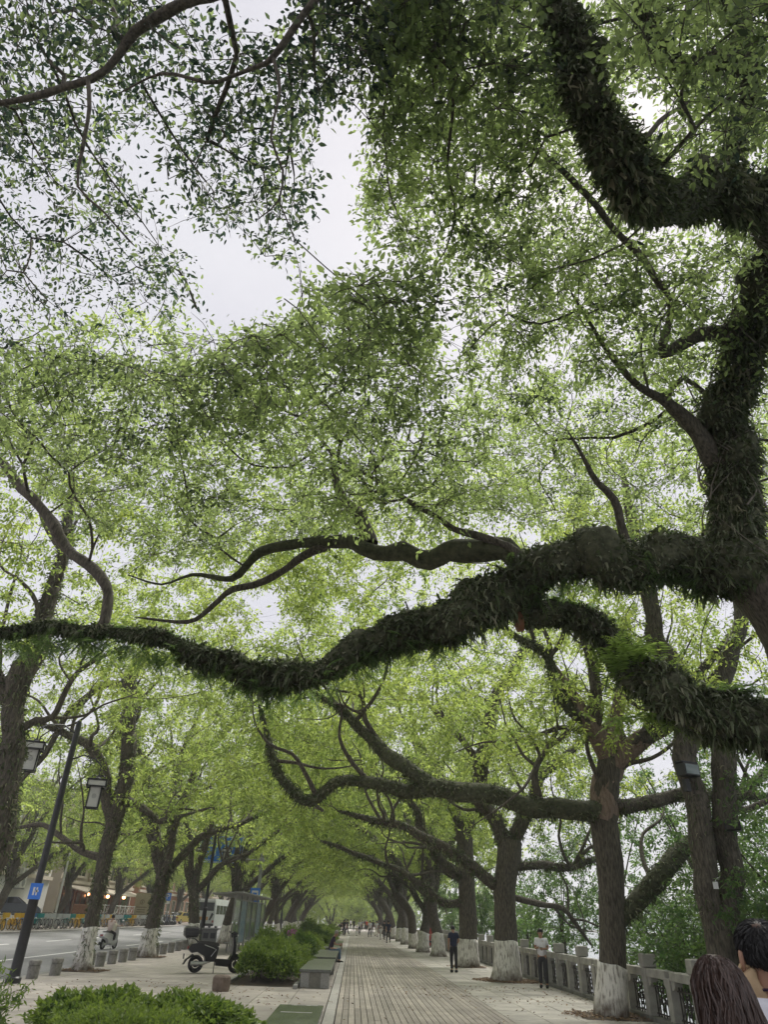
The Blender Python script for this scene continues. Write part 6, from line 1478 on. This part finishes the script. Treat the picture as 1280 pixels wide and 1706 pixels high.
# ------------------------------------------------------------------ buildings across the road
mat('white_wall', (.50, .50, .48), .85, (.58, .575, .555), .6, .1, 30); mat('cream_wall', (.46, .40, .32), .85, (.52, .46, .38), .6); mat('brick_orange', (.34, .17, .10), .85, (.40, .21, .125), 3, .2, 30); mat('trim_cream', (.52, .46, .38), .8)
mat('interior_dark', (.05, .045, .04), .8, (.08, .07, .06), 2); mat('wood_brown', (.17, .08, .045), .7, (.22, .11, .06), 5); mat('roof_tile', (.10, .095, .09), .85, (.15, .145, .14), 5); mat('lamp_glow', (.9, .45, .2), .6, emit=((1, .4, .15), 3.0))
X0 = -28.0
def building(label, y0, y1, h, wall, storeys, win, name='building', dep=12, winm='dark_glass', skip_ground=False, trim='trim_cream'):
    t = thing(name, label, 'building', (X0, y0, .40)); W_ = y1 - y0
    MB().box((-dep, 0, -.3), (0, W_, h)).build('wall', wall, t); r_ = MB().box((-dep - .3, -.3, h), (.45, W_ + .3, h + .3), ch=.05).build('roof', 'roof_tile', t); MB().box((-.2, -.1, h + .3), (.2, W_ + .1, h + .8)).build('parapet', wall, r_)
    MB().box((.002, -.05, 3.55), (.22, W_ + .05, 3.85)).build('cornice', trim, t)
    n = max(1, int(W_/3.2)); sw = W_/n
    for f in range(1 if skip_ground else 0, storeys):
        for k in range(n):
            yc = (k + .5)*sw; z0 = .9 + f*3.4 if f else .5; z1 = z0 + (1.9 if f else 2.4)
            w_ = MB().box((.004, yc - sw*.30, z0), (.03, yc + sw*.30, z1)).build('window', winm, t)
            fr = MB().box((.031, yc - sw*.33, z0 - .1), (.10, yc + sw*.33, z0)).box((.031, yc - sw*.33, z1), (.10, yc + sw*.33, z1 + .1)).box((.031, yc - sw*.33, z0), (.10, yc - sw*.29, z1)).box((.031, yc + sw*.29, z0), (.10, yc + sw*.33, z1)).box((.031, yc - .03, z0), (.07, yc + .03, z1)); fr.build('window_frame', trim, w_)
            MB().box((.031, yc - sw*.36, z0 - .2), (.2, yc + sw*.36, z0 - .101)).build('window_sill', trim, w_)
    return t
bw = building('white rendered building with an air conditioner at the left edge across the road', 40, 72, 10.5, 'white_wall', 3, 1, skip_ground=True)
ap = atx(30, 1463, X0); ac = thing('air_conditioner', 'white outdoor air conditioner with two fans on the white wall', 'air conditioner', (X0, ap[1], ap[2] - .7))
MB().box((.1, -.55, 0), (.5, .55, 1.45), ch=.03).build('casing', 'white_paint', ac)
for z in (.38, 1.05): MB().tube([(.5, 0, z), (.515, 0, z)], .27, 18).wheel((.515, 0, z), .27, .015, 'x', 18, 4).build('fan_grille', 'grey_metal', ac)
MB().box((0, -.5, -.08), (.5, -.42, -.003)).box((0, .42, -.08), (.5, .5, -.003)).build('wall_bracket', 'grey_metal', ac)
cf = building('cafe with dark glazed front and white railed terrace across the road', 74.5, 99, 11.5, 'cream_wall', 3, 1, 'cafe_building', skip_ground=True)
for k in range(6):
    y_ = 1.0 + k*3.9; d_ = MB().box((.004, y_, .3), (.03, y_ + 3.2, 3.2)).build('shopfront', 'interior_dark', cf); MB().box((.031, y_ - .08, .3), (.14, y_, 3.3)).box((.031, y_ + 3.2, .3), (.14, y_ + 3.28, 3.3)).box((.031, y_ + 1.55, .3), (.1, y_ + 1.65, 3.2)).build('shopfront_frame', 'wood_brown', d_)
    MB().box((.05, y_ + .3, .35), (.06, y_ + 1.4, 2.9)).box((.05, y_ + 1.8, .35), (.06, y_ + 2.9, 2.9)).build('glass_pane', 'dark_glass', d_)
MB().prism([(.1, 3.3), (2.4, 2.75), (2.4, 2.85), (.1, 3.42)], .5, 23.5).build('awning', 'cream_wall', cf)
te = MB().box((.3, 1.0, -.2), (2.8, 23.2, .85)).build('terrace', 'white_wall', cf)
rl = thing('terrace_railing', 'white cross-braced railing on the cafe terrace', 'railing', (X0 + 2.7, 75.5, 1.25))
for k in range(13):
    MB().box((-.04, k*1.8 - .04, 0), (.04, k*1.8 + .04, 1.05)).build('baluster_post', 'white_paint', rl)
    if k < 12: MB().tube([(0, k*1.8 + .04, .1), (0, k*1.8 + 1.76, .9)], .025, 4).tube([(0, k*1.8 + .04, .9), (0, k*1.8 + 1.76, .1)], .025, 4).tube([(0, k*1.8 + .9, .1), (0, k*1.8 + .9, .9)], .02, 4).build('cross_brace', 'white_paint', rl)
MB().box((-.05, -.04, .92), (.05, 21.7, 1.0)).build('top_rail', 'white_paint', rl); MB().box((-.045, -.04, .06), (.045, 21.7, .12)).build('bottom_rail', 'white_paint', rl)
pb = thing('planter_box', 'brown wooden planter box at the near end of the cafe terrace', 'planter', (X0 + 3.3, 73.6, .42)); MB().box((-.9, -1.0, 1.0), (.5, .6, 1.75), ch=.03).build('box', 'wood_brown', pb); MB().box((-.8, -.9, 0), (.4, .5, 1.0)).build('plinth', 'white_wall', pb)
fp = atx(97, 1500, X0 + 4.2); t = thing('flagpole', 'slim white pole standing before the cafe terrace', 'pole', (fp[0], fp[1], .42)); MB().tube([(0, 0, 0), (0, 0, 5.2)], [.09, .07], 10).build('pole', 'white_paint', t, True); MB().ball((0, 0, 5.25), .1, 8, 6).build('finial', 'white_paint', t, True)
for k, (y_, z_) in enumerate(((80, 3.05), (86, 3.0), (92, 3.05))):
    t = thing('cafe_lamp', 'glowing red lantern under the cafe awning, %s from the left' % NUM[k], 'lamp', (X0 + 1.2, y_, z_ + .05), 0, 'lanterns under the cafe awning'); MB().ball((0, 0, 0), (.2, .2, .16), 10, 8).build('shade', 'lamp_glow', t, True); MB().tube([(0, 0, .15), (0, 0, .4)], .02, 5).build('cord', 'iron', t)
building('orange brick building with cream window trim across the road', 102, 150, 13, 'brick_orange', 4, 1)
building('pale far building beyond the orange brick one', 154, 215, 16, 'cream_wall', 5, 1)

# ------------------------------------------------------------------ damp air over the river and the avenue
m = bpy.data.materials.new('haze'); m.use_nodes = True; t_ = m.node_tree; t_.nodes.clear()
v_ = t_.nodes.new('ShaderNodeVolumePrincipled'); v_.inputs['Density'].default_value = .0009; v_.inputs['Color'].default_value = (.93, .95, .97, 1); v_.inputs['Anisotropy'].default_value = .2
t_.links.new(v_.outputs[0], t_.nodes.new('ShaderNodeOutputMaterial').inputs['Volume']); MATS['haze'] = m
o = MB().box((-950, -90, -6), (950, 1650, 60)).build('haze', 'haze'); o['kind'] = 'stuff'
cy.volume_bounces = 0; cy.volume_step_rate = 10; cy.volume_max_steps = 64
